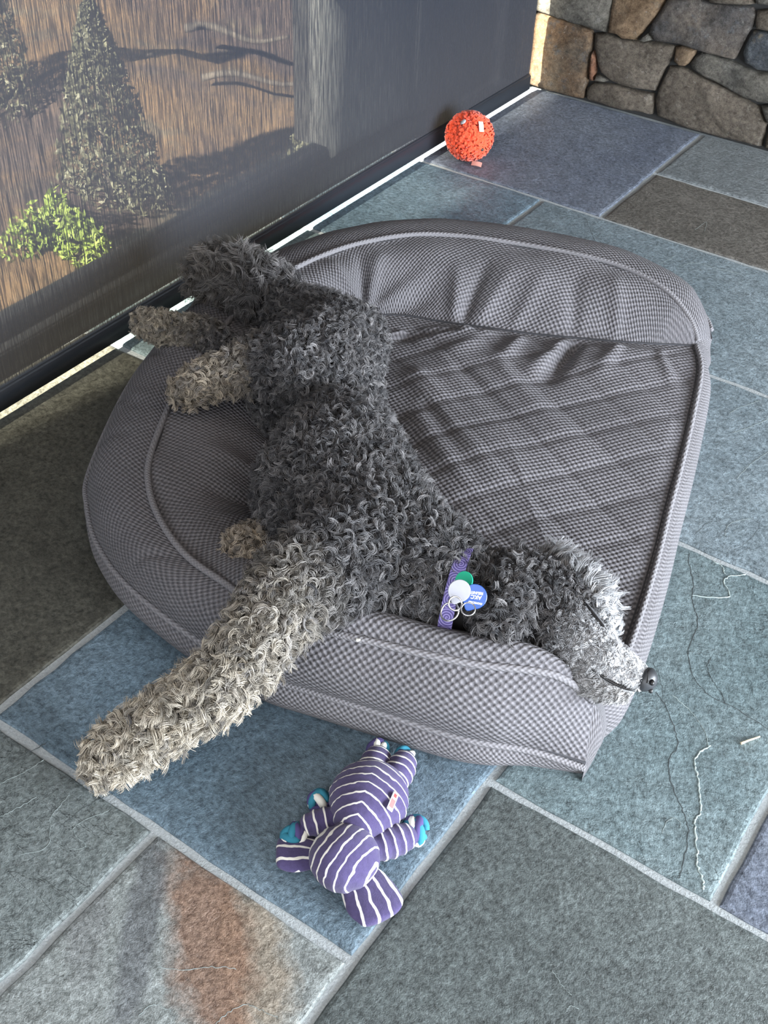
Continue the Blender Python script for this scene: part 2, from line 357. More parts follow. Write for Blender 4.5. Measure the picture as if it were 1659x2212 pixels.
stones = [
 ('grey', [(0.009, 0.278), (0.194, 0.300), (0.193, 0.251), (0.19, 0.199), (0.15, 0.199), (0.024, 0.208), (-0.06, 0.214), (-0.06, 0.272)]),
 ('tan', [(0.199, 0.300), (0.338, 0.314), (0.324, 0.272), (0.3, 0.235), (0.28, 0.2), (0.242, 0.194), (0.224, 0.202), (0.198, 0.201), (0.198, 0.241)]),
 ('dark', [(0.35, 0.317), (0.427, 0.332), (0.458, 0.325), (0.533, 0.336), (0.567, 0.339), (0.581, 0.325), (0.578, 0.293), (0.552, 0.21), (0.504, 0.211), (0.447, 0.213), (0.402, 0.216), (0.369, 0.214), (0.335, 0.209), (0.315, 0.227), (0.318, 0.252)]),
 ('brown', [(0.432, 0.354), (0.552, 0.378), (0.57, 0.35), (0.532, 0.342), (0.461, 0.332)]),
 ('grey', [(0.559, 0.379), (0.647, 0.39), (0.653, 0.359), (0.58, 0.352)]),
 ('brown', [(0.586, 0.335), (0.654, 0.354), (0.669, 0.299), (0.593, 0.294), (0.586, 0.312)]),
 ('bluegrey', [(0.588, 0.287), (0.67, 0.293), (0.69, 0.208), (0.621, 0.199), (0.584, 0.208), (0.575, 0.231), (0.581, 0.269)]),
 ('orange', [(-0.077, 0.208), (0.02, 0.202), (0.088, 0.197), (0.142, 0.190), (0.152, 0.178), (0.152, 0.143), (0.151, 0.075), (0.151, 0.009), (0.081, 0.006), (0.005, 0.007), (-0.077, 0.005)]),
 ('rust', [(0.161, 0.14), (0.171, 0.127), (0.174, 0.088), (0.173, 0.064), (0.165, 0.062), (0.159, 0.093)]),
 ('brown', [(0.16, 0.186), (0.19, 0.193), (0.238, 0.189), (0.289, 0.193), (0.346, 0.202), (0.387, 0.203), (0.389, 0.178), (0.373, 0.144), (0.357, 0.08), (0.312, 0.075), (0.261, 0.072), (0.224, 0.077), (0.193, 0.09), (0.179, 0.113), (0.165, 0.153)]),
 ('grey', [(0.312, 0.223), (0.328, 0.210), (0.293, 0.200), (0.300, 0.212)]),
 ('grey', [(0.182, 0.080), (0.213, 0.070), (0.179, 0.064)]),
 ('brown', [(0.178, 0.056), (0.222, 0.061), (0.261, 0.063), (0.322, 0.065), (0.352, 0.067), (0.359, 0.038), (0.359, 0.015), (0.297, 0.012), (0.236, 0.008), (0.173, 0.008), (0.162, 0.01), (0.16, 0.036)]),
 ('tan', [(0.395, 0.203), (0.411, 0.207), (0.444, 0.208), (0.446, 0.195), (0.436, 0.174), (0.427, 0.165), (0.413, 0.163), (0.397, 0.171)]),
 ('brown', [(0.387, 0.149), (0.414, 0.155), (0.439, 0.152), (0.483, 0.142), (0.538, 0.131), (0.601, 0.115), (0.644, 0.105), (0.673, 0.071), (0.676, 0.010), (0.611, 0.008), (0.554, 0.007), (0.496, 0.007), (0.445, 0.008), (0.378, 0.016), (0.365, 0.058), (0.369, 0.087), (0.378, 0.12)]),
 ('grey', [(0.443, 0.172), (0.454, 0.193), (0.468, 0.205), (0.505, 0.203), (0.553, 0.200), (0.591, 0.190), (0.626, 0.191), (0.694, 0.199), (0.712, 0.130), (0.644, 0.123), (0.608, 0.125), (0.536, 0.142), (0.482, 0.152), (0.450, 0.161)]),
 ('grey', [(0.654, 0.111), (0.714, 0.124), (0.728, 0.072), (0.681, 0.074)]),
 ('brown', [(0.684, 0.065), (0.73, 0.065), (0.743, 0.009), (0.687, 0.009)]),
]
for k, (m_, p_) in enumerate(stones): stone(p_, m_, R.uniform(-.002, .004))
# the wall goes on above and to the right of the stones that were measured one by one
def fill_courses(x0, x1, z0, z1, hmin, hmax):
    z = z0
    while z < z1-.03:
        h = min(R.uniform(hmin, hmax), z1-z); x = x0+R.uniform(-.05, 0)
        while x < x1:
            wd = R.uniform(.12, .30); j = lambda s=.012: R.uniform(-s, s)
            a = .006
            stone([(x+a, z+a), (x+wd*.5, z+a+j(.006)), (x+wd-a, z+a), (x+wd-a+j(.008), z+h*.5), (x+wd-a, z+h-a), (x+wd*.45, z+h-a+j(.006)), (x+a, z+h-a), (x+a+j(.008), z+h*.5)], R.choice(['grey', 'tan', 'dark', 'brown', 'orange', 'bluegrey', 'brown']), R.uniform(-.002, .006))
            x += wd
        z += h
fill_courses(.76, 1.9, 0, .40, .10, .16)
fill_courses(-.06, 1.9, .40, 1.25, .12, .22)
stone([(-.06, .282), (.19, .306), (.34, .320), (.425, .338), (.43, .360), (.42, .394), (.2, .394), (-.06, .394)], 'brown')
stone([(.435, .368), (.55, .386), (.56, .394), (.435, .394)], 'grey')
stone([(.68, .29), (.75, .29), (.75, .394), (.66, .394), (.67, .34)], 'tan')
stone([(.705, .20), (.75, .20), (.75, .284), (.682, .284)], 'dark')
stone([(.73, .07), (.75, .06), (.75, .194), (.70, .194), (.72, .12)], 'brown')

# ------------------------------------------------------------------ window wall, window, ceiling
M_alu = plain('dark_bronze_frame', (.060, .064, .070), .5)
M_alu2 = plain('grey_frame', (.20, .21, .215), .5)
M_paint = plain('white_paint', (.75, .75, .73), .7)
wall_left = tag(link('wall_left', box_me('wall_left', -.22, -.12, -.42, .012, -.4, 2.7), plain('dark_wall_panel', (.07, .062, .06), .8)), kind='structure')
window_1 = empty('window_1', (-.15, -2.4, 0)); tag(window_1, kind='structure')
link('bottom_rail', box_me('r', -.20, -.095, -4.4, -.42, -.06, .045, .004), M_alu, window_1)
link('glazing_bead', box_me('r', -.175, -.125, -4.4, -.84, .045, .075, .004), M_alu, window_1)
link('side_jamb', box_me('r', -.185, -.115, -.84, -.50, .045, 2.5, .004), M_alu2, window_1)
link('side_post', box_me('r', -.20, -.10, -.50, -.42, .045, 2.5, .004), M_alu, window_1)
link('top_rail', box_me('r', -.20, -.10, -4.4, -.42, 2.5, 2.6, .004), M_alu, window_1)
t = NT('window_glass'); tr = t.n('BsdfTransparent', Color=(.93, .95, .94)); gl = t.n('BsdfGlossy', Roughness=.02)
mx = t.n('MixShader', i0=.06); t.t.links.new(tr.outputs[0], mx.inputs[1]); t.t.links.new(gl.outputs[0], mx.inputs[2]); t.t.links.new(mx.outputs[0], t.out.inputs[0])
link('pane', box_me('pane', -.152, -.146, -4.4, -.84, .06, 2.5), t.m, window_1)
M_timber = plain('timber_lining', (.40, .33, .27), .6)
ceiling = tag(link('ceiling', box_me('ceiling', -.42, 4.6, -4.75, .3, 2.7, 2.8), M_timber), kind='structure')  # unseen; outer edge run out past the window to cut off the sun
tag(link('wall_front', box_me('wall_front', -.25, 4.6, -4.75, -4.6, -.4, 2.7), M_timber), kind='structure')  # unseen wall, added to stop the sun coming in from behind

# ------------------------------------------------------------------ roller shade
shade = empty('roller_shade', (.01, -2.2, .02), 'dark woven solar roller shade pulled down over the window', 'shade')
t = NT('solar_shade_cloth')
tc = t.t.nodes.new('ShaderNodeTexCoord')
mp = t.n('Mapping', Vector=tc.outputs['Object']); mp.inputs['Scale'].default_value = (1, 300, 15)
thr = t.noise(mp.outputs[0], 1.0, 3, .6)
mp2 = t.n('Mapping', Vector=tc.outputs['Object']); mp2.inputs['Scale'].default_value = (1, 26, 620)
thr2 = t.noise(mp2.outputs[0], 1.0, 2, .5)
op = t.math('ADD', t.math('MULTIPLY', t.ramp(thr, [(.40, 0.0), (.62, 1.0)]), .155), t.math('MULTIPLY', thr2, .035))
cl = t.mix(thr, (.016, .019, .026), (.034, .037, .047))
df0 = t.n('BsdfDiffuse', Color=cl); tl = t.n('BsdfTranslucent', Color=t.mix(thr, (.10, .09, .075), (.26, .235, .20)))
df = t.n('MixShader', i0=.07); t.t.links.new(df0.outputs[0], df.inputs[1]); t.t.links.new(tl.outputs[0], df.inputs[2]); tr = t.n('BsdfTransparent', Color=(1, 1, 1))
mx = t.n('MixShader', i0=op); t.t.links.new(df.outputs[0], mx.inputs[1]); t.t.links.new(tr.outputs[0], mx.inputs[2]); t.t.links.new(mx.outputs[0], t.out.inputs[0])
M_shade = t.m
link('shade_cloth', mesh('shade_cloth', [(.010, -4.3, .06), (.010, -.076, .06), (.010, -.076, 2.55), (.010, -4.3, 2.55)], [(0, 1, 2, 3)], False), M_shade, shade)
link('hem_bar', box_me('hem_bar', .002, .018, -4.3, -.076, .020, .066, .004, 3), plain('hem_bar_charcoal', (.022, .027, .036), .45), shade)
link('roller', tube_me('roller', [(.01, -4.3, 2.58), (.01, -.076, 2.58)], .03, 16), M_alu, shade)

# ------------------------------------------------------------------ outside: hillside seen through the shade
t = NT('leaf_litter'); v = t.coord('Object')
a = t.noise(v, .55, 5, .6); b = t.noise(v, 13, 8, .85); c = t.noise(t.coord('Object', loc=(7, 3, 0)), 1.6, 5, .65)
col = t.mix(t.ramp(a, [(.44, 0.0), (.56, 1.0)]), (.19, .135, .115), (.40, .255, .13))
col = t.mix(t.ramp(c, [(.55, 0.0), (.68, 1.0)]), col, (.33, .28, .19))
col = t.mix(.6, col, t.mix(t.ramp(b, [(.3, 0.0), (.7, 1.0)]), (.12, .1, .1), (.92, .9, .88)), 'OVERLAY')
M_leaf = t.done(col, .95, t.bump(b, 1.0, .12))
nx, ny = 60, 60; V = []; F = []
for i in range(nx+1):
    for j in range(ny+1):
        x = -.6-26*(i/nx)**1.4; y = -12+36*j/ny
        V.append((x, y, -3.0+.16*math.sin(x*1.1+y*.7)+.13*math.sin(y*1.9-x*.8)+R.uniform(-.05, .05)))
for i in range(nx):
    for j in range(ny):
        q = i*(ny+1)+j; F.append((q, q+ny+1, q+ny+2, q+1))
tag(link('hillside', mesh('hillside', V, F), M_leaf), kind='structure')
def foliage_mat(name, c1, c2):
    t = NT(name); n_ = t.noise(t.coord('Object'), 2.5, 4)
    return t.done(t.mix(n_, c1, c2), .6)
def leafy(name, base, h, rx, n, leaf, mat, label, cat, conical=True, trunk=.06):
    root = empty(name, base, label, cat)
    rr = np.random.default_rng(int(abs(base[0]*100)+n)); V = []; F = []
    for k in range(n):
        if conical:
            u = rr.uniform(.06, 1); rad = rx*(1-u)**.8*math.sqrt(rr.uniform(.1, 1))+.03; a = rr.uniform(0, 6.283)
            p = np.array([rad*math.cos(a), rad*math.sin(a), h*u-.15*rad])
        else:
            d = rr.normal(size=3); d /= np.linalg.norm(d); d[2] = abs(d[2]); lob = 1+.35*math.sin(3*math.atan2(d[1], d[0])+1)*d[2]**0
            p = d*np.array([rx, rx, h])*lob*rr.uniform(.45, 1)**.5
        ax = rr.normal(size=3); ax /= np.linalg.norm(ax); b = np.cross(ax, rr.normal(size=3)); b /= np.linalg.norm(b); L = leaf*rr.uniform(.6, 1.3)
        i0 = len(V)
        for s, q in ((-1, 0), (0, .32), (1, 0), (0, -.32)): V.append(np.array(base)+p+ax*L*s+b*L*q)
        F.append((i0, i0+1, i0+2, i0+3))
    tag(link('foliage', mesh('foliage', V, F, False), mat, root), kind='stuff')
    link('trunk', tube_me('trunk', [(base[0], base[1], base[2]-.2), (base[0], base[1], base[2]+h*.8)], [trunk, trunk*.3], 8), M_bark, root)
M_bark = plain('bark', (.10, .085, .07), .9)

M_pine = foliage_mat('pine_green_hazed', (.085, .09, .055), (.17, .165, .10)); M_bush = foliage_mat('bush_green', (.22, .33, .05), (.40, .50, .11))  # pine tones paler and browner, haze of the shade cloth mixed in
leafy('conifer', (-5.05, 2.95, -3.1), 1.6, .50, 5200, .035, M_pine, 'dark green young conifer on the slope behind the bright green bush', 'tree')
leafy('conifer', (-3.75, 4.25, -3.1), 1.2, .6, 4200, .035, M_pine, 'broad dull green conifer next to the fallen branches outside the window', 'tree')
leafy('conifer', (-7.0, 3.5, -3.1), 1.9, .45, 4200, .035, M_pine, 'dark narrow conifer farthest from the stone wall', 'tree')
leafy('bush', (-4.62, 1.98, -3.02), .42, .36, 2600, .04, M_bush, 'bright yellow green bush on the leaf covered slope', 'bush', False, .02)
for (a_, b_, r_, lb) in (((-7.9, 4.2, -2.85), (-6.6, 5.1, -2.85), .04, 'long dark fallen branch beside the narrow conifer'), ((-5.9, 5.0, -2.85), (-4.9, 5.6, -2.8), .035, 'thin fallen branch lying uphill of the broad conifer'), ((-6.9, 5.9, -2.85), (-5.9, 6.3, -2.85), .045, 'short thick fallen branch far up the leafy slope')):
    p0 = np.array(a_); p1 = np.array(b_)
    tag(link('fallen_branch', tube_me('fallen_branch', [p0+(p1-p0)*u+np.array([0, 0, .05*math.sin(u*7)]) for u in np.linspace(0, 1, 12)], np.linspace(r_, r_*.4, 12), 7), M_bark), lb, 'branch')

# ------------------------------------------------------------------ dog bed
bed = empty('dog_bed', (.75, -1.6, 0), 'grey waffle knit bolster dog bed with piping under the sleeping poodle', 'dog bed')
M_fab = fabric('waffle_knit', (.030, .029, .033), (.238, .229, .245))
M_fab_side = fabric('waffle_knit_side', (.050, .048, .053), (.27, .26, .275), .0062, .8)
M_pipe = fabric('piping_cloth', (.11, .107, .115), (.30, .29, .305), .004, .5)
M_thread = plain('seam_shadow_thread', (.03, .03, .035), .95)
ST_ = [ # outer piping, inner piping, crease on the seat
 ((1.225, -2.100, .030), (1.208, -2.066, .115), (1.204, -2.036, .092)),
 ((1.161, -2.131, .050), (1.160, -2.104, .170), (1.125, -2.012, .090)),
 ((1.082, -2.178, .066), (1.066, -2.162, .183), (1.01, -2.03, .090)),
 ((.959, -2.212, .070), (.952, -2.204, .185), (.89, -2.07, .090)),
 ((.878, -2.233, .070), (.880, -2.226, .184), (.83, -2.08, .090)),
 ((.803, -2.251, .070), (.800, -2.236, .180), (.77, -2.08, .090)),
 ((.699, -2.254, .072), (.732, -2.226, .176), (.72, -2.06, .090)),
 ((.549, -2.234, .075), (.648, -2.212, .172), (.67, -2.03, .090)),
 ((.450, -2.196, .076), (.568, -2.177, .170), (.63, -1.99, .090)),
 ((.377, -2.144, .076), (.502, -2.130, .170), (.60, -1.945, .090)),
 ((.321, -2.086, .076), (.452, -2.071, .170), (.58, -1.90, .090)),
 ((.226, -1.920, .076), (.385, -1.950, .170), (.54, -1.82, .090)),
 ((.170, -1.790, .076), (.335, -1.830, .168), (.50, -1.74, .090)),
 ((.122, -1.620, .076), (.290, -1.670, .166), (.45, -1.62, .090)),
 ((.118, -1.440, .076), (.276, -1.535, .168), (.415, -1.53, .090)),
 ((.160, -1.270, .076), (.296, -1.410, .170), (.413, -1.455, .090)),
 ((.225, -1.150, .076), (.332, -1.319, .170), (.435, -1.42, .090)),
 ((.310, -1.070, .076), (.389, -1.241, .170), (.475, -1.393, .090)),
 ((.400, -1.010, .076), (.466, -1.190, .170), (.53, -1.374, .090)),
 ((.500, -.970, .076), (.569, -1.149, .170), (.60, -1.345, .090)),
 ((.620, -.940, .076), (.685, -1.115, .170), (.70, -1.302, .090)),
 ((.730, -.935, .076), (.777, -1.097, .165), (.80, -1.250, .090)),
 ((.840, -.960, .074), (.870, -1.103, .150), (.88, -1.205, .090)),
 ((.925, -1.010, .070), (.931, -1.120, .120), (.932, -1.168, .088)),
 ((.966, -1.062, .062), (.962, -1.140, .093), (.959, -1.148, .086)),
]
NS = 420
Oc = catmull([s[0] for s in ST_], NS); Ic = catmull([s[1] for s in ST_], NS); Kc = catmull([s[2] for s in ST_], NS)
kk = np.linspace(0, len(ST_)-1, NS)
near = np.clip((7.0-kk)/2.5, 0, 1); endf = np.clip(np.minimum(kk, len(ST_)-1-kk)/1.6, 0, 1)
Cen = np.array([.70, -1.62, 0])
def outdir(i):
    t_ = Oc[min(i+2, NS-1)]-Oc[max(i-2, 0)]; n_ = np.array([-t_[1], t_[0], 0]); n_ /= np.linalg.norm(n_)+1e-9
    return n_ if n_@(Oc[i]-Cen) > 0 else -n_
# folds: start, end, half width, height (negative = valley)
def folds_eval(x, y, L):
    z = np.zeros_like(x)
    for (ax, ay, bx, by, wd, h) in L:
        d = np.array([bx-ax, by-ay]); q = d@d
        tt = np.clip(((x-ax)*d[0]+(y-ay)*d[1])/q, 0, 1)
        dist = np.hypot(x-ax-tt*d[0], y-ay-tt*d[1])
        z += h*np.exp(-(dist/(wd*(.5+.5*tt)))**2)*np.where(tt <= 0, .8, 1)*(1-tt**3)
    return z
FOLD_IN = [(.413, -1.452, .30, -1.43, .016, .010), (.413, -1.452, .335, -1.36, .013, -.012), (.413, -1.452, .37, -1.33, .014, .010), (.420, -1.440, .47, -1.30, .018, .014), (.43, -1.44, .50, -1.33, .012, -.010),
           (.560, -1.368, .50, -1.26, .018, .010), (.575, -1.362, .545, -1.22, .016, -.012), (.60, -1.35, .60, -1.22, .018, .008), (.66, -1.31, .66, -1.18, .02, .006), (.76, -1.26, .70, -1.16, .02, -.007), (.83, -1.22, .77, -1.13, .018, .006),
           (.60, -1.95, .50, -2.0, .02, .008), (.64, -2.0, .56, -2.08, .02, -.010), (.66, -2.03, .62, -2.12, .02, .010), (.57, -1.88, .46, -1.95, .03, .006)]
FOLD_PAN = [(.23, -1.935, .345, -1.99, .010, -.012), (.30, -2.055, .40, -2.05, .010, -.006), (.565, -2.238, .69, -2.21, .008, -.006), (.17, -1.80, .28, -1.85, .012, -.010), (.26, -1.98, .35, -1.96, .02, .008)]
V = []; F = []; UV = []
NP, NI = 13, 22
ulen = np.concatenate([[0], np.cumsum(np.linalg.norm(np.diff((Oc+Ic)/2, axis=0), axis=1))])
for i in range(NS):
    O, I, K = Oc[i], Ic[i], Kc[i]; od = outdir(i); e = endf[i]; row = []
    for j in range(NP+1):
        f = j/NP; p = O+(I-O)*f
        bul = 4*f*(1-f)
        p = p+od*bul*(.016+.006*near[i])*e+np.array([0, 0, bul*.028*(1-near[i])*e])
        row.append(p)
    M = I+(K-I)*(.45-.22*near[i]); M[2] = (I[2]*.55+K[2]*.45+.024*e)*(1-near[i])+(I[2]+.020*e)*near[i]
    c4 = catmull([I-(M-I)*.0, M, K], NI+1)
    for j in range(1, NI+1):
        row.append(c4[j])
    vl = 0; prev = None
    for p in row:
        if prev is not None: vl += np.linalg.norm(p-prev)
        prev = p; V.append(p); UV.append((ulen[i], vl))
V = np.array(V); NR = NP+NI+1
x, y = V[:, 0].copy(), V[:, 1].copy(); jj = np.tile(np.arange(NR), NS)
fin = np.clip((jj-NP)/4, 0, 1)*np.clip((NR-1-jj)/3, .25, 1)
V[:, 2] += folds_eval(x, y, FOLD_IN)*fin+folds_eval(x, y, FOLD_PAN)*np.clip(jj/3, 0, 1)*np.clip((NP-jj)/3, 0, 1)
V[:, 2] += .0035*np.sin(x*31+y*17)*np.sin(y*37-x*11)*np.clip(fin+.3, 0, 1)*np.clip(np.minimum(jj, NR-1-jj)/3, 0, 1)
for i in range(NS-1):
    for j in range(NR-1):
        a_ = i*NR+j; F.append((a_, a_+1, a_+NR+1, a_+NR))
BOL = V.copy()
link('bolster', mesh('bolster', V, F, True, UV), M_fab, bed)
# front edge of the seat, seat boundary loop
FR = catmull([(.959, -1.148, .086), (.999, -1.220, .086), (1.044, -1.363, .086), (1.082, -1.497, .086), (1.114, -1.618, .086), (1.142, -1.719, .086), (1.166, -1.814, .086), (1.188, -1.912, .086), (1.200, -1.98, .088), (1.204, -2.036, .092)], 110)
fo = np.array([.968, .25, 0])
V = []; F = []; UV = []; NJ = 9
vl0 = np.concatenate([[0], np.cumsum(np.linalg.norm(np.diff(FR, axis=0), axis=1))])
for i, p in enumerate(FR):
    a_ = i/(len(FR)-1); zt = p[2]; ow = .030*min(1, (1-a_)*12+.4)
    for j in range(NJ+1):
        f = j/NJ; V.append(p+fo*ow*math.sin(math.pi*(.12+.70*f))*(1 if j else .0)+np.array([0, 0, -zt*f+.006*math.sin(math.pi*f)])); UV.append((vl0[i], f*.1))
for i in range(len(FR)-1):
    for j in range(NJ):
        a_ = i*(NJ+1)+j; F.append((a_, a_+NJ+1, a_+NJ+2, a_+1))
# outer side band around the back, folded into the same boxing strip
b0 = len(V); NJ2 = 8
for i in range(NS):
    O = Oc[i]; od = outdir(i); h = O[2]
    for j in range(NJ2+1):
        f = j/NJ2; V.append(O+od*(.014*math.sin(math.pi*f)*endf[i]-.012*f)+np.array([0, 0, -h*f])); UV.append((ulen[i], f*h))
for i in range(NS-1):
    for j in range(NJ2):
        a_ = b0+i*(NJ2+1)+j; F.append((a_, a_+1, a_+NJ2+2, a_+NJ2+1))
# end patches: from the end profile of each arm down to the floor, meeting the front strip
for (end, fi) in ((0, len(FR)-1), (NS-1, 0)):
    base = fi*(NJ+1); O = Oc[end]; ring = [np.array(V[base+j]) for j in range(NJ+1)]
    prof = [BOL[end*NR+j] for j in range(NR)]; p0 = len(V); Ob = np.array([O[0], O[1], 0])
    for j, p in enumerate(prof):
        g = j/(NR-1); bot = Ob*(1-g)+ring[NJ]*g
        for q in range(NJ+1):
            f = q/NJ
            V.append(p*(1-f)+bot*f+g*(ring[q]-(ring[0]*(1-f)+ring[NJ]*f))+(1-g)*g*fo*.05*math.sin(math.pi*f)); UV.append((.5+g*.13, f*.1))
    for j in range(NR-1):
        for q in range(NJ):
            a_ = p0+j*(NJ+1)+q; F.append((a_, a_+NJ+1, a_+NJ+2, a_+1))
link('side_band', mesh('side_band', V, F, True, UV), M_fab_side, bed)
# seat
loop = np.concatenate([Kc, FR[1:-1]]) ; nl = len(loop); c0 = np.array([.80, -1.60, .095]); NRg = 70
V = [c0]; F = []; 
for r in range(1, NRg+1):
    f = r/NRg
    for p in loop: V.append(c0+(p-c0)*f)
V = np.array(V); x, y = V[:, 0], V[:, 1]
f = np.concatenate([[0], np.repeat(np.arange(1, NRg+1)/NRg, nl)])
A_ = np.array([.85, -.53]); B_ = np.array([.45, .89])
sa = (x*A_[0]+y*A_[1]); sb = (x*B_[0]+y*B_[1])
def quilt(s, per): 
    d = np.abs((s/per) % 1-.5)*per; return np.exp(-((per/2-d)/.007)**2) if False else np.exp(-(d/.009)**2)
FOLD_SEAT = [(.60, -1.37, .52, -1.46, .03, .016), (.58, -1.39, .47, -1.50, .018, -.014), (.64, -1.33, .60, -1.50, .03, .012), (.69, -1.33, .70, -1.46, .022, .010), (.78, -1.28, .80, -1.46, .022, -.018), (.76, -1.28, .76, -1.45, .02, .010), (.85, -1.25, .86, -1.37, .02, .008),
             (.50, -1.45, .46, -1.52, .016, .012), (.60, -1.56, .90, -1.76, .045, .010), (.66, -1.50, .95, -1.68, .030, -.004), (.67, -1.66, .92, -1.84, .035, .008), (.72, -1.46, .98, -1.60, .030, .005), (.66, -1.62, .88, -1.78, .020, -.004), (.92, -1.22, 1.0, -1.32, .015, .006)]
inner = np.clip((1-f)/.10, 0, 1)
hz = -.0028*quilt(sa, .082)-.0020*quilt(sb, .09)+folds_eval(x, y, FOLD_SEAT)+.004*np.sin(x*19+1)*np.sin(y*16)
spl = [(.93, -2.06), (.85, -2.05), (.757, -1.998), (.697, -1.927), (.634, -1.826), (.543, -1.741), (.467, -1.666)]
dd = np.min([np.hypot(x-a_, y-b_) for a_, b_ in spl], axis=0)
V[:, 2] += (hz-.022*np.exp(-(dd/.12)**2)+.012*np.clip(1-f, 0, 1)**.5)*inner
UV = np.stack([x*.968+y*.25, -x*.25+y*.968], 1)
for i in range(nl): F.append((0, 1+i, 1+(i+1) % nl))
for r in range(NRg-1):
    for i in range(nl):
        a_ = 1+r*nl+i; b_ = 1+r*nl+(i+1) % nl; F.append((a_, a_+nl, b_+nl, b_))
link('seat_cushion', mesh('seat_cushion', V, F, True, UV), M_fab, bed)
def pipe_with_uv(name, P, r, mat):
    me = tube_me(name, P, r, 8); l = me.uv_layers.new(name='UVMap')
    for lp, d in zip(me.loops, l.data):
        vi = lp.vertex_index; d.uv = ((vi//8)*.004, (vi % 8)*.003)
    return link(name, me, mat, bed)
lift = np.array([0, 0, .002])
pipe_with_uv('piping', Ic+lift, .0050, M_pipe)
pipe_with_uv('piping', (Oc+np.array([outdir(i)*.002 for i in range(NS)]))[:NS-8], .0050, M_pipe)
pipe_with_uv('piping', FR+lift+fo*.0045, .0046, M_pipe)
# dark thread right beside each piping, seam shade put into its colour
link('seam', tube_me('seam', FR+np.array([-.0036, 0, .0004]), .0012, 6), M_thread, bed)
inn = np.array([(Kc[i]-Ic[i])/np.linalg.norm(Kc[i]-Ic[i]) for i in range(NS)])
link('seam', tube_me('seam', Ic+inn*.0060, .0012, 6), M_thread, bed)
upv = np.array([(Ic[i]-Oc[i])/np.linalg.norm(Ic[i]-Oc[i]) for i in range(NS)])
link('seam', tube_me('seam', Oc+upv*.0075+np.array([outdir(i)*.0015 for i in range(NS)]), .0018, 6), M_thread, bed)
link('seam', tube_me('seam', Kc[int(NS*.62):]+np.array([0, 0, .0005]), .0022, 6), M_thread, bed)  # dark line along the seat crease, its shade put into the colour
link('loose_thread', tube_me('loose_thread', catmull([(.938, -2.214, .188), (.939, -2.218, .196), (.945, -2.220, .200), (.944, -2.226, .203)], 14), .0012, 6), plain('white_thread', (.75, .74, .70), .8), bed)

# ------------------------------------------------------------------ dog
dog = empty('dog', (.75, -1.95, .08), 'curly dark grey poodle asleep on its side in the grey bed', 'dog')
CH = {
 'spine': [(.991, -2.062, .175, .060), (.929, -2.066, .185, .080), (.848, -2.058, .19, .098), (.750, -2.001, .195, .108), (.708, -1.940, .19, .088), (.622, -1.808, .150, .054), (.534, -1.732, .180, .076), (.467, -1.666, .185, .062), (.389, -1.650, .19, .040)],
 'thighR': [(.535, -1.692, .205, .066), (.570, -1.785, .236, .065), (.552, -1.832, .240, .056), (.489, -1.850, .232, .036), (.463, -1.892, .225, .027), (.436, -1.928, .213, .024), (.419, -1.951, .205, .021)],
 'thighL': [(.503, -1.715, .15, .070), (.506, -1.838, .118, .044), (.452, -1.830, .132, .034), (.373, -1.789, .165, .028), (.303, -1.780, .175, .024), (.243, -1.796, .172, .023), (.180, -1.799, .165, .020)],
 'tail': [(.389, -1.650, .19, .035), (.317, -1.637, .20, .026), (.244, -1.620, .195, .028), (.196, -1.624, .185, .024)],
 'foreR': [(.868, -2.087, .21, .075), (.862, -2.163, .235, .060), (.848, -2.222, .24, .046), (.853, -2.280, .237, .036), (.859, -2.324, .225, .032), (.841, -2.362, .185, .029), (.800, -2.389, .135, .027), (.757, -2.425, .085, .026), (.730, -2.452, .055, .026), (.723, -2.470, .040, .018)],
 'foreL': [(.761, -2.048, .14, .050), (.719, -2.080, .14, .034), (.700, -2.119, .15, .030), (.695, -2.148, .155, .027), (.701, -2.168, .15, .022)],
 'head': [(.991, -2.062, .175, .056), (1.031, -2.027, .17, .056), (1.062, -2.007, .168, .058), (1.107, -2.011, .168, .052), (1.158, -2.030, .168, .039), (1.203, -2.041, .170, .0285), (1.244, -2.042, .170, .0195), (1.256, -2.0415, .171, .0160)],
 'brow': [(1.076, -1.966, .165, .040), (1.128, -1.974, .165, .036), (1.163, -1.992, .166, .027)],
 'jaw': [(1.126, -2.048, .148, .034), (1.181, -2.064, .149, .023), (1.220, -2.070, .149, .0145), (1.241, -2.065, .152, .011)],
 'ear': [(1.050, -1.991, .20, .022), (1.062, -2.059, .215, .022), (1.074, -2.095, .205, .020)],
}
CAPS = []
bm = bmesh.new()
def ball(bm, c, r, sub=3): bmesh.ops.create_icosphere(bm, subdivisions=sub, radius=r, matrix=Matrix.Translation(c))
for g, L in CH.items():
    for i in range(len(L)-1):
        a, b = np.array(L[i][:3]), np.array(L[i+1][:3]); ra, rb = L[i][3], L[i+1][3]
        CAPS.append((a, b, ra, rb, g, i/(len(L)-1), (i+1)/(len(L)-1)))
        n_ = max(2, int(np.linalg.norm(b-a)/(min(ra, rb)*.45)))
        for k in range(n_+1):
            u = k/n_; ball(bm, a+(b-a)*u, ra+(rb-ra)*u, 2)
me = bpy.data.meshes.new('body_raw'); bm.to_mesh(me); bm.free()
tmp = bpy.data.objects.new('body_raw', me); COL.objects.link(tmp)
md = tmp.modifiers.new('r', 'REMESH'); md.mode = 'VOXEL'; md.voxel_size = .0065
md = tmp.modifiers.new('s', 'SMOOTH'); md.factor = .6; md.iterations = 9
dg = bpy.context.evaluated_depsgraph_get(); dg.update()
body_me = bpy.data.meshes.new_from_object(tmp.evaluated_get(dg)); body_me.name = 'body'
bpy.data.objects.remove(tmp); bpy.data.meshes.remove(me)
body_me.polygons.foreach_set('use_smooth', [True]*len(body_me.polygons))
t = NT('undercoat'); at = t.n('Attribute'); at.attribute_name = 'coat'
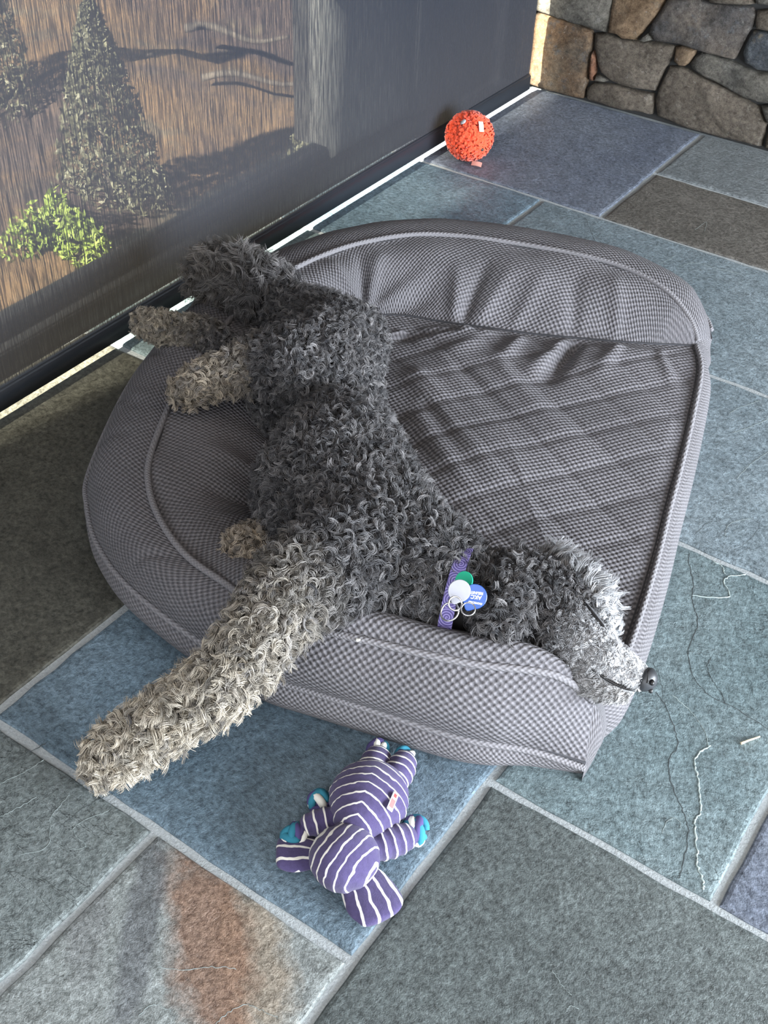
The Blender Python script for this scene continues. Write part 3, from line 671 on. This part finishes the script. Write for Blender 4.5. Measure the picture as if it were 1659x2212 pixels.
M_skin = t.done(at.outputs['Color'], .95, Specular_IOR_Level=.1)
body_me.materials.clear()
body = link('body', body_me, M_skin, dog)
# sample roots on the body
nv = len(body_me.vertices); co = np.empty(nv*3, np.float32); body_me.vertices.foreach_get('co', co); co = co.reshape(-1, 3).astype(float)
body_me.calc_loop_triangles(); nt = len(body_me.loop_triangles); tri = np.empty(nt*3, np.int32); body_me.loop_triangles.foreach_get('vertices', tri); tri = tri.reshape(-1, 3)
A, B, C_ = co[tri[:, 0]], co[tri[:, 1]], co[tri[:, 2]]
fn = np.cross(B-A, C_-A); ar = np.linalg.norm(fn, axis=1)*.5; fn /= (2*ar[:, None]+1e-12)
NL = 34000
mid = (A+B+C_)/3
MZ = np.array([(1.158, -2.030, .168), (1.18, -2.04, .17), (1.203, -2.042, .17), (1.23, -2.042, .17), (1.25, -2.04, .17), (1.181, -2.068, .147), (1.22, -2.073, .147), (1.243, -2.066, .15)])
dm = np.min(np.linalg.norm(mid[:, None, :]-MZ[None], axis=2), axis=1)
wt = ar*(1+7*np.clip((.055-dm)/.03, 0, 1))*np.where(fn[:, 2] < -.5, .35, 1)
pick = RN.choice(nt, NL, p=wt/wt.sum()); u1 = np.sqrt(RN.random(NL)); u2 = RN.random(NL)
P0 = A[pick]*(1-u1)[:, None]+B[pick]*(u1*(1-u2))[:, None]+C_[pick]*(u1*u2)[:, None]; Nn = fn[pick]
# nearest limb for every root
best = np.full(NL, 9.0); gi = np.zeros(NL, int); gt = np.zeros(NL); ax = np.zeros((NL, 3)); names = list(CH)
for (a, b, ra, rb, g, t0, t1) in CAPS:
    d = b-a; tt = np.clip(((P0-a)@d)/(d@d), 0, 1); dist = np.linalg.norm(P0-a-tt[:, None]*d, axis=1)-(ra+(rb-ra)*tt)
    m = dist < best; best[m] = dist[m]; gi[m] = names.index(g); gt[m] = (t0+(t1-t0)*tt)[m]; ax[m] = d/np.linalg.norm(d)
G = lambda n_: gi == names.index(n_)
# fur length, curl radius, turns, comb along the limb, lean of the lock over the skin
Ln = np.full(NL, .026); Rc = np.full(NL, .0050); Tu = np.full(NL, 1.25); lean = np.full(NL, .55); flow = ax.copy()
flow[G('spine')] *= -1
flow += RN.normal(size=(NL, 3))*.55
for g, l_, rc, tu, le in (('thighR', .023, .0048, 1.2, .5), ('thighL', .018, .0036, 1.3, .5), ('foreR', .027, .0062, 1.05, .7), ('foreL', .020, .004, 1.1, .6), ('tail', .048, .0085, 1.2, .6), ('head', .020, .0040, 1.2, .8), ('brow', .038, .0050, .7, .9), ('jaw', .011, .0014, .6, 2.2), ('ear', .030, .0055, 1.2, .8)):
    m = G(g); Ln[m] = l_; Rc[m] = rc; Tu[m] = tu; lean[m] = le
mz = G('head') & (gt > .55); k_ = np.clip((gt-.55)/.45, 0, 1)
Ln[mz] = (.016-.0085*k_)[mz]; Rc[mz] = (.0034-.0029*k_)[mz]; lean[mz] = (1.2+2.6*k_)[mz]; flow[mz] = -ax[mz]*0.6+RN.normal(size=(mz.sum(), 3))*.3
flow[mz] = -(ax[mz])+RN.normal(size=(mz.sum(), 3))*.35
flow[G('jaw')] = -ax[G('jaw')]+RN.normal(size=(G('jaw').sum(), 3))*.4+np.array([.0, -.5, 0])
mb = G('brow') & (gt > .55); Ln[mb] *= np.clip(1-1.3*(gt[mb]-.55), .45, 1)
flow[G('brow')] = np.array([.40, .90, .30])+RN.normal(size=(G('brow').sum(), 3))*.35
EYE = [np.array(p) for p in ((1.146, -2.002, .203), (1.158, -2.005, .204), (1.168, -2.008, .203), (1.178, -2.011, .201), (1.186, -2.014, .199))]
de = np.min([np.linalg.norm(P0-e_, axis=1) for e_ in EYE], axis=0)
ne = (de < .045) & (P0[:, 1] < -1.99); Ln[ne] = np.minimum(Ln[ne], .007+.006*np.clip((de[ne]-.012)/.033, 0, 1)); Rc[ne] = np.minimum(Rc[ne], .002)
paw = (G('thighR') | G('thighL') | G('foreR')) & (gt > .9); Ln[paw] *= .8
# colour of each lock
c_dark = np.array([.024, .024, .027]); c_grey = np.array([.175, .168, .17]); c_warm = np.array([.43, .385, .315]); c_pale = np.array([.60, .61, .63])
mixr = RN.beta(1.1, 3.0, NL)[:, None]; colr = c_dark*(1-mixr)+c_grey*mixr*1.3
def toward(mask, amt, c, jit=.35):
    a_ = np.clip(amt*(1+RN.normal(size=NL)*jit), 0, 1)[:, None]; colr[mask] = (colr*(1-a_)+c*a_*(.6+.8*RN.random((NL, 1))))[mask]
toward(G('foreR'), np.clip((gt-.12)/.55, 0, 1)*.85, c_warm)
toward(G('foreL'), np.clip((gt-.2)/.4, 0, 1)*.75, np.array([.34, .29, .23]))
toward(G('thighR'), np.clip((gt-.45)/.35, 0, 1)*.75, np.array([.33, .285, .225]))
toward(G('thighL'), np.clip((gt-.55)/.3, 0, 1)*.7, np.array([.31, .275, .22]))
toward(G('tail'), np.clip(gt, 0, 1)*.35, np.array([.20, .175, .145]))
toward(G('head'), np.clip((gt-.48)/.42, 0, 1)*.88, c_pale, .45)
toward(G('brow'), np.clip(.30+.6*gt, 0, 1), np.array([.50, .51, .53]))
toward(G('jaw'), np.clip(.08+.65*gt**1.5, 0, 1), np.array([.42, .42, .42]))
colr = np.clip(colr, .008, .8)
# undercoat takes the colour of the coat that grows there (mean of the nearest locks)
cell = {}
for p_, c_ in zip(np.floor(P0/.02).astype(int), colr): cell.setdefault(tuple(p_), []).append(c_)
cell = {k: np.mean(v_, axis=0) for k, v_ in cell.items()}
vc = np.array([cell.get(tuple(q), (.03, .03, .033)) for q in np.floor(co/.02).astype(int)])*.55
at_ = body_me.attributes.new('coat', 'FLOAT_COLOR', 'POINT'); at_.data.foreach_set('color', np.concatenate([vc, np.ones((nv, 1))], 1).astype(np.float32).ravel())
keep = np.ones(NL, bool)
keep &= ~((Nn[:, 2] < -.55) & ~G('foreR') & ~G('thighL'))
# skin bare at the nose, the closed eye and under the collar
NOSE = np.array([1.268, -2.0415, .172])
keep &= np.linalg.norm(P0-NOSE, axis=1) > .0118
from mathutils.bvhtree import BVHTree
BVH = BVHTree.FromPolygons([tuple(c) for c in co], [tuple(t_) for t_ in tri.tolist()])
def on_skin(P, up=0.0):
    out = []
    for p in P:
        q, n_, _, _ = BVH.find_nearest(Vector(p)); out.append(np.array(q)+np.array(n_)*up)
    out = np.array(out)
    for _ in range(3): out[1:-1] = (out[:-2]+out[1:-1]*2+out[2:])/4
    return out
MTH = catmull([(1.163, -2.066, .186), (1.180, -2.070, .182), (1.195, -2.072, .178), (1.220, -2.071, .171), (1.244, -2.064, .165), (1.252, -2.052, .163)], 30)
MTH = on_skin(MTH, .0008)
for e_ in MTH: keep &= np.linalg.norm(P0-e_, axis=1) > .0040
for e_ in EYE: keep &= np.linalg.norm(P0-e_, axis=1) > .0075
CC = np.array([.996, -2.066, .176]); CA = np.array([.955, .297, 0.0]); E1 = np.array([.297, -.955, 0])
rel = P0-CC; pl = np.abs(rel@CA); ang = np.degrees(np.arctan2(rel[:, 2], rel@E1))
keep &= ~((pl < .016) & (np.linalg.norm(rel, axis=1) < .10) & (ang > -30) & (ang < 46))
idx = np.where(keep)[0]; P0 = P0[idx]; Nn = Nn[idx]; Ln = Ln[idx]; Rc = Rc[idx]; Tu = Tu[idx]; lean = lean[idx]; flow = flow[idx]; colr = colr[idx]; NLk = len(idx)
tang = flow-Nn*np.sum(flow*Nn, 1)[:, None]; tang /= np.linalg.norm(tang, axis=1)[:, None]+1e-9
axis = Nn+tang*lean[:, None]+RN.normal(size=(NLk, 3))*.22; axis /= np.linalg.norm(axis, axis=1)[:, None]
e1 = np.cross(axis, RN.normal(size=(NLk, 3))); e1 /= np.linalg.norm(e1, axis=1)[:, None]; e2 = np.cross(axis, e1)
SPL, NPT = 11, 9
Ln = Ln*RN.uniform(.75, 1.2, NLk); phi = RN.uniform(0, 6.283, NLk); hand = RN.choice([-1, 1], NLk)*Tu*RN.uniform(.8, 1.25, NLk)
tau = np.linspace(0, 1, NPT)
pos = np.empty((NLk, SPL, NPT, 3), np.float32)
for k in range(SPL):
    off = RN.normal(size=(NLk, 3))*.0021*(1 if k else 0); off -= Nn*np.sum(off*Nn, 1)[:, None]
    lj = RN.uniform(.82, 1.1, NLk); pj = RN.normal(size=NLk)*.16; rj = RN.uniform(.8, 1.25, NLk)
    for j, t_ in enumerate(tau):
        a_ = phi+pj+2*math.pi*hand*t_
        rr = Rc*rj*min(1, t_*2.2)
        c_ = P0+off*(1-.45*t_)+axis*(Ln*lj*t_)[:, None]-Nn*.003
        c_ = c_+e1*(rr*np.cos(a_)-Rc*rj*0)[:, None]+e2*(rr*np.sin(a_))[:, None]
        c_[:, 2] -= .20*Ln*t_*t_*(1-Nn[:, 2])
        c_[:, 2] = np.maximum(c_[:, 2], .002)
        pos[:, k, j] = c_
ncur = NLk*SPL
hc = bpy.data.hair_curves.new('fur'); hc.add_curves([NPT]*ncur)
hc.attributes['position'].data.foreach_set('vector', pos.reshape(-1)) if 'position' in hc.attributes else hc.position_data.foreach_set('vector', pos.reshape(-1))
rad = np.tile((np.array([1.0, 1, 1, 1, 1, .95, .85, .7, .4])*.00042).astype(np.float32), ncur)
ra_ = hc.attributes.get('radius') or hc.attributes.new('radius', 'FLOAT', 'POINT'); ra_.data.foreach_set('value', rad)
cj = (colr[:, None, :]*RN.uniform(.75, 1.3, (NLk, SPL, 1))).astype(np.float32)
cc = np.concatenate([cj, np.ones((NLk, SPL, 1), np.float32)], 2).reshape(-1, 4)
ca = hc.attributes.new('fur_color', 'FLOAT_COLOR', 'CURVE'); ca.data.foreach_set('color', cc.ravel())
t = NT('curly_fur'); at = t.n('Attribute'); at.attribute_name = 'fur_color'
M_fur = t.done(at.outputs['Color'], .55, Specular_IOR_Level=.35)
fur = bpy.data.objects.new('fur', hc); COL.objects.link(fur); hc.materials.append(M_fur); fur.parent = dog; fur.location = -dog.location
tag(fur, kind='stuff')

# ---- face
M_nose = plain('nose_leather', (.028, .030, .034), .42)
M_black = plain('black_wet', (.006, .006, .007), .35)
def blob(name, c, rad, mat, parent, rot=None, sub=3, fn_=None):
    bm = bmesh.new(); bmesh.ops.create_icosphere(bm, subdivisions=sub, radius=1)
    rot = rot or Matrix.Identity(3)
    for v in bm.verts:
        p = Vector((v.co.x*rad[0], v.co.y*rad[1], v.co.z*rad[2]))
        if fn_: p = fn_(v.co, p)
        v.co = rot @ p + Vector(c)
    return link(name, bm_mesh(name, bm), mat, parent)
def frame(x, up=(0, 0, 1)):
    x = Vector(x).normalized(); y = Vector(up).cross(x).normalized(); z = x.cross(y)
    return Matrix((x, y, z)).transposed()
nose = blob('nose', (1.2595, -2.0410, .1715), (.0125, .0168, .0155), M_nose, dog, None, 3, lambda n_, p: Vector((p.x, p.y*(1-.25*max(0, n_.x)), p.z)))
blob('nostril', (1.2675, -2.049, .1795), (.0050, .0034, .0040), M_black, nose, frame((.5, -.6, .2)), 2)
link('nostril_slit', tube_me('nostril_slit', catmull([(1.264, -2.053, .1795), (1.2605, -2.0475, .1838), (1.257, -2.0395, .1858)], 8), [.0018]*8, 6), M_black, nose)
blob('nostril', (1.2685, -2.0485, .165), (.0045, .003, .0036), M_black, nose, frame((.5, -.6, -.2)), 2)
eye = link('closed_eye', tube_me('closed_eye', on_skin(catmull([(1.147, -2.001, .205), (1.155, -2.0035, .2085), (1.167, -2.007, .2088), (1.178, -2.011, .206), (1.185, -2.015, .202)], 24), .0025), .0028*np.sin(np.linspace(.15, math.pi-.1, 24))**.7, 8), M_black, dog)
link('eyelid', tube_me('eyelid', on_skin(catmull([(1.146, -1.998, .205), (1.155, -1.9995, .2095), (1.167, -2.003, .210), (1.179, -2.007, .207), (1.185, -2.013, .202)], 24), .003), .0024*np.sin(np.linspace(.2, math.pi-.2, 24)), 8), plain('eyelid_skin', (.10, .10, .11), .7), dog)
link('mouth_line', tube_me('mouth_line', MTH, .0026*np.linspace(1.3, .6, 30), 8), M_black, dog)

# ------------------------------------------------------------------ collar and tags
collar = empty('dog_collar', tuple(CC), 'purple swirl patterned dog collar with three tags round the poodle neck', 'collar')
t = NT('purple_swirl_webbing'); tc = t.t.nodes.new('ShaderNodeTexCoord'); sp = t.n('SeparateXYZ', Vector=tc.outputs['UV'])
cu = t.math('SUBTRACT', t.math('FRACT', t.math('DIVIDE', sp.outputs[0], .024)), .5); cv = t.math('SUBTRACT', t.math('DIVIDE', sp.outputs[1], .024), .42)
rr_ = t.math('SQRT', t.math('ADD', t.math('MULTIPLY', cu, cu), t.math('MULTIPLY', cv, cv))); th_ = t.math('ARCTAN2', cv, cu)
sw = t.math('SINE', t.math('ADD', th_, t.math('MULTIPLY', rr_, 46.0)))
M_strap = t.done(t.mix(t.ramp(sw, [(.35, 0.0), (.6, 1.0)]), (.045, .035, .13), (.19, .155, .33)), .75)
V = []; F = []; UV = []; n_ = 72
for i in range(n_+1):
    a_ = 2*math.pi*i/n_; rd = math.cos(a_)*E1+math.sin(a_)*np.array([0, 0, 1])
    for (w_, h_) in ((-.009, 0), (-.009, .0024), (.009, .0024), (.009, 0)):
        V.append(CC+rd*(.0765+h_)+CA*w_); UV.append((a_*.077, w_+.009))
for i in range(n_):
    for q in range(4): F.append((i*4+q, i*4+(q+1) % 4, i*4+4+(q+1) % 4, i*4+4+q))
link('strap', mesh('strap', V, F, False, UV), M_strap, collar)
M_steel = plain('steel', (.62, .62, .63), .25, Metallic=1.0)
def torus(name, c, r, tr_, nrm, mat, parent):
    nrm = Vector(nrm).normalized(); a_ = nrm.orthogonal().normalized(); b_ = nrm.cross(a_)
    P = [Vector(c)+a_*r*math.cos(q)+b_*r*math.sin(q) for q in np.linspace(0, 2*math.pi, 28, endpoint=False)]
    return link(name, tube_me(name, P, tr_, 8, closed=True), mat, parent)
ca, cu_ = np.array([.8239, .5658, .0320]), np.array([-.3906, .5261, .7554])   # two directions spanning the plane in which the tags lie
TN = np.cross(ca, cu_)
torus('d_ring', (1.030, -2.150, .244), .012, .0013, (-.2, -.55, .8), M_steel, collar)
torus('split_ring', (1.0365, -2.150, .262), .0085, .0011, (.55, -.35, .75), M_steel, collar)
torus('split_ring', (1.053, -2.146, .259), .0085, .0009, (.1, -.35, .9), M_steel, collar)
def tag_disc(name, c, r, mat, neck=None, tilt=(0, 0)):
    c = np.array(c); X = ca+TN*tilt[0]; Y = cu_+TN*tilt[1]; X /= np.linalg.norm(X); Y -= X*(X@Y); Y /= np.linalg.norm(Y); Z = np.cross(X, Y)
    n_ = 48; V = []
    for (f, h_) in ((.96, .0009), (1, .0005), (1, -.0005), (.96, -.0009)):
        for i in range(n_):
            a_ = 2*math.pi*i/n_; rad_ = r
            if neck is not None:
                da = (a_-neck+math.pi) % (2*math.pi)-math.pi; rad_ = r*(1+.30*math.exp(-(da/.30)**2))
            V.append(c+f*rad_*(math.cos(a_)*X+math.sin(a_)*Y)+Z*h_)
    F = [tuple(range(n_)), tuple(range(4*n_-1, 3*n_-1, -1))]
    for q in range(3):
        for i in range(n_): F.append((q*n_+i, (q+1)*n_+i, (q+1)*n_+(i+1) % n_, q*n_+(i+1) % n_))
    return link(name, mesh(name, V, F, False), mat, collar), X, Y, Z
tag(tag_disc('tag', (1.0305, -2.131, .265), .0140, plain('brushed_tag', (.24, .24, .27), .6), -2.0, (0, .1))[0], 'plain silver round tag')
bt, X_, Y_, Z_ = tag_disc('tag', (1.0480, -2.123, .2590), .0155, plain('blue_enamel', (.008, .055, .25), .3), -2.1, (.15, .05))
tag(bt, 'blue round tag with white lettering')
def text(body_, c, size, ang, parent, mat):
    cd = bpy.data.curves.new('lettering', 'FONT'); cd.body = body_; cd.size = size; cd.align_x = 'CENTER'; cd.align_y = 'CENTER'; cd.extrude = .00012; cd.offset = .00018
    o = bpy.data.objects.new('tmp_text', cd); COL.objects.link(o)
    dg = bpy.context.evaluated_depsgraph_get(); dg.update(); me = bpy.data.meshes.new_from_object(o.evaluated_get(dg)); bpy.data.objects.remove(o)
    x = X_*math.cos(ang)+Y_*math.sin(ang); y = -X_*math.sin(ang)+Y_*math.cos(ang)
    m = Matrix(((x[0], y[0], Z_[0], c[0]), (x[1], y[1], Z_[1], c[1]), (x[2], y[2], Z_[2], c[2]), (0, 0, 0, 1)))
    me.transform(m); me.name = 'lettering'; me.materials.clear()
    return link('lettering', me, mat, parent)
M_white = plain('white_print', (.85, .87, .88), .5)
bc = np.array([1.0480, -2.123, .2590])+Z_*.0010
rot = math.pi-.12
text('AKC', bc+X_*.002-Y_*.0005, .0066, rot, bt, M_white)
text('REUNITE', bc+X_*.002+Y_*.0048, .0044, rot, bt, M_white)
text('PROTECTED', bc+X_*.001-Y_*.0075, .0030, rot-.05, bt, M_white)
gt_, *_ = tag_disc('tag', (1.0215, -2.104, .2560), .0120, plain('green_enamel', (.008, .36, .21), .35), None, (.5, -.2))
tag(gt_, 'bright green tag')

# ------------------------------------------------------------------ plush elephant toy
toy = empty('plush_toy', (1.03, -2.33, 0), 'purple corduroy plush elephant with white stripes and rope knot feet', 'dog toy')
def stripe_mat(name, per, wd, off=0.0, axis_=0, wob=.002, c=(.042, .030, .098)):
    t = NT(name); v = t.coord('Object'); at = t.n('Attribute'); at.attribute_name = 'along'
    n1 = t.noise(v, 45, 2); nf = t.noise(v, 900, 3, .7); nm = t.noise(v, 160, 4, .7)
    u = t.math('ADD', at.outputs['Fac'], t.math('MULTIPLY', t.math('SUBTRACT', n1, .5), wob*2))
    f = t.math('FRACT', t.math('ADD', t.math('DIVIDE', u, per), off))
    sm = t.ramp(f, [(0.0, 1.0), (wd, 1.0), (wd+.03, 0.0)])
    pc = t.mix(nm, tuple(x*.6 for x in c), tuple(x*1.55+.01 for x in c))
    col = t.mix(sm, pc, (.74, .72, .66))
    hgt = t.math('ADD', t.math('MULTIPLY', nf, .6), t.math('MULTIPLY', nm, .5))
    return t.done(col, .95, t.bump(hgt, .7, .0025), Sheen_Weight=.12)
M_str_b = stripe_mat('plush_body_stripes', .0140, .15, wob=.004); M_str_h = stripe_mat('plush_head_stripes', .0125, .16, .3, wob=.004); M_str_e = stripe_mat('plush_ear_stripes', .0145, .20, .25, wob=.003); M_str_a = stripe_mat('plush_limb_stripes', .0125, .17, .1, wob=.003)
def plush(name, c, d, rad, mat, per=.0125, up=(0, 0, 1), bend=0.0, seg=(56, 28), rib=.0009, side=None, pinch=0.0, vee=0.0, flare=0.0, sq=.75):
    """ellipsoid along d; 'along' carries the distance used by the woven stripes; ribs are real relief"""
    M = frame(d, up); V = []; F = []; al = []; nu, nv_ = seg
    for i in range(nu+1):
        th = math.pi*i/nu
        for j in range(nv_):
            ph = 2*math.pi*j/nv_; sx = math.cos(th); sr = math.sin(th)**sq
            p = Vector((rad[0]*sx, rad[1]*sr*math.cos(ph), rad[2]*sr*math.sin(ph)))
            a_ = p.x if side is None else p.y*side[1]+p.x*side[0]
            a_ += vee*abs(p.y)
            sc = 1+rib/max(rad[1], rad[2])*math.cos(2*math.pi*a_/per*1.0)*sr
            p.y *= sc; p.z *= sc
            p.y += bend*(p.x/rad[0])**2
            if pinch: p.y *= 1-pinch*max(0, -sx)
            if flare: p.y *= 1+flare*sx
            V.append(M @ p + Vector(c)); al.append(a_)
    for i in range(nu):
        for j in range(nv_): F.append((i*nv_+j, (i+1)*nv_+j, (i+1)*nv_+(j+1) % nv_, i*nv_+(j+1) % nv_))
    V = [(v.x, v.y, max(v.z, .0008)) for v in V]
    me = mesh(name, V, F); a = me.attributes.new('along', 'FLOAT', 'POINT'); a.data.foreach_set('value', al)
    return link(name, me, mat, toy)
DB = Vector((-.30, .95, 0)).normalized()      # from the head towards the feet
plush('torso', (1.030, -2.318, .042), DB, (.056, .050, .041), M_str_b, .014, vee=.30, rib=.0014, pinch=.28)
plush('head', (1.051, -2.396, .037), (.20, .97, .05), (.041, .041, .035), M_str_h, .0125, side=(-.15, .99), rib=.0014)
plush('ear', (.998, -2.408, .013), (-.80, -.60, .05), (.034, .025, .010), M_str_e, .0145, side=(.1, 1), rib=.0012, flare=.25, sq=.5)
plush('ear', (1.090, -2.404, .013), (.90, -.43, 0), (.044, .031, .010), M_str_e, .0145, side=(.1, 1), rib=.0012, flare=.28, sq=.5)
plush('arm', (.998, -2.362, .026), (-.55, -.55, -.1), (.034, .017, .019), M_str_a)
plush('arm', (1.080, -2.340, .026), (.45, .75, -.05), (.036, .020, .021), M_str_a)
plush('leg', (1.001, -2.262, .027), (-.30, .93, -.05), (.035, .021, .021), M_str_a)
plush('leg', (1.031, -2.250, .027), (-.18, .97, -.05), (.036, .020, .021), M_str_a)
M_rope = {'teal': plain('rope_teal', (.02, .17, .25), .9), 'white': plain('rope_white', (.70, .69, .64), .9), 'purple': plain('rope_purple', (.06, .045, .15), .9)}
def knot(c, r, seed):
    rr = random.Random(seed); root = blob('rope_knot', c, (r*.62, r*.62, r*.55), M_rope['purple'], toy, None, 2)
    for k, nm in enumerate(('teal', 'white', 'purple', 'teal', 'white', 'purple', 'teal')):
        n0 = Vector((rr.uniform(-1, 1), rr.uniform(-1, 1), rr.uniform(.1, 1))).normalized(); a_ = n0.orthogonal().normalized(); b_ = n0.cross(a_); a0 = rr.uniform(0, 6)
        P = [Vector(c)+(a_*math.cos(a0+q)+b_*math.sin(a0+q))*r*.72+n0*r*.25*math.sin(q*1.3) for q in np.linspace(0, 3.6, 16)]
        P = [Vector((p.x, p.y, max(p.z, r*.36))) for p in P]
        link('rope_strand', tube_me('rope_strand', P, r*.34*np.sin(np.linspace(.35, math.pi-.35, 16))**.4, 8), M_rope[nm], root)
knot((.975, -2.397, .017), .017, 1); knot((1.094, -2.303, .018), .019, 2); knot((.971, -2.338, .017), .0165, 3); knot((.987, -2.231, .022), .016, 5); knot((1.021, -2.219, .021), .015, 9)
lab = link('sewn_label', box_me('sewn_label', -.0045, .0045, -.013, .013, 0, .0012, .0005), M_white, toy)
lab.location = Vector((1.0665, -2.318, .0735))-toy.location; lab.rotation_euler = (.05, .72, .30)
pr = link('printed_mark', box_me('printed_mark', -.0032, .0032, -.009, .003, .0012, .0014), plain('red_print', (.55, .10, .10), .7), lab)
pr2 = link('printed_mark', box_me('printed_mark', -.0022, .0022, .006, .011, .0012, .0014), plain('red_print_dark', (.55, .03, .03), .7), lab)

# ------------------------------------------------------------------ orange fleece ball
BC = np.array([.0965, -.541, .0615]); BRd = .0540
ballo = empty('fleece_ball', (BC[0], BC[1], 0), 'shaggy bright orange fleece ball by the shade near the stone wall', 'dog toy')
M_or = NT('orange_fleece'); _v = M_or.coord('Object'); _n = M_or.noise(_v, 220, 3, .7)
M_or = M_or.done(M_or.mix(_n, (.60, .045, .012), (.86, .085, .024)), .9, M_or.bump(_n, .5, .002), Sheen_Weight=.3)
blob('core', tuple(BC), (BRd, BRd, BRd*.98), M_or, ballo, None, 4)
V = []; F = []
for k in range(1300):
    d = RN.normal(size=3); d /= np.linalg.norm(d); 
    tg = np.cross(d, RN.normal(size=3)); tg /= np.linalg.norm(tg); sd_ = np.cross(d, tg); L = RN.uniform(.012, .022); wd = RN.uniform(.0022, .0042); b0 = len(V); cv_ = RN.uniform(-.5, .5)
    for j in range(6):
        u = j/5; c_ = BC+d*(BRd*.985+.0095*math.sin(math.pi*u)*RN.uniform(.5, 1.1))+tg*L*(u-.5)+sd_*cv_*L*math.sin(math.pi*u)
        for e_ in (-1, 1): V.append(c_+sd_*wd*e_+d*.0010*e_*RN.uniform(-1, 1))
    for j in range(5): F.append((b0+2*j, b0+2*j+1, b0+2*j+3, b0+2*j+2))
V = np.array(V); V[:, 2] = np.maximum(V[:, 2], .001)
tag(link('fleece', mesh('fleece', V, F), M_or, ballo), kind='stuff')
def patch(name, c, nrm, ax_, sx, sy, mat, curl=.0):
    nrm = Vector(nrm).normalized(); x = Vector(ax_); x = (x-nrm*x.dot(nrm)).normalized(); y = nrm.cross(x); V = []; F = []
    for i in range(7):
        for j in range(4):
            u, v_ = i/6-.5, j/3-.5; V.append(Vector(c)+x*sx*u+y*sy*v_+nrm*(curl*(2*u)**2)); V.append(V[-1]+nrm*.0007)
    for i in range(6):
        for j in range(3):
            a_ = (i*4+j)*2; F.append((a_+1, a_+9, a_+11, a_+3)); F.append((a_, a_+2, a_+10, a_+8))
    return link(name, mesh(name, V, F), mat, ballo)
M_lab = plain('label_satin', (.45, .42, .38), .6); M_pink = plain('sheer_pink_ribbon', (.45, .24, .20), .5)
dirn = lambda p: np.array(p)/np.linalg.norm(p)
d1 = dirn((.62, -.30, .62)); tag(patch('label_tab', BC+d1*(BRd+.010), d1, (-.3, .4, .8), .026, .013, M_lab, -.001), 'cream woven label')
d2 = dirn((.55, -.75, -.55)); patch('ribbon_tab', (BC[0]+.043, BC[1]-.028, .010), (.2, -.3, .9), (.8, .35, -.1), .026, .015, M_pink, -.002)
d3 = dirn((-.02, -.60, .80)); blob('plastic_nub', tuple(BC+d3*(BRd+.006)), (.0085, .006, .004), plain('grey_plastic', (.30, .30, .31), .35), ballo, frame((.6, .3, .6), tuple(d3)), 3)
d4 = dirn((.85, -.40, -.20)); blob('dark_bead', tuple(BC+d4*(BRd+.006)), (.005, .004, .004), plain('dark_bead', (.03, .035, .03), .4), ballo, None, 2)

# ------------------------------------------------------------------ straw on the floor
tag(link('straw', tube_me('straw', catmull([(1.375, -1.917, .0022), (1.381, -1.907, .0026), (1.387, -1.898, .0026), (1.392, -1.890, .0022)], 10), [.0022, .0019, .0016, .0016, .0015, .0015, .0014, .0014, .0013, .0011], 7), plain('straw', (.62, .54, .38), .7)), 'short pale straw lying on the teal slate tile', 'straw')
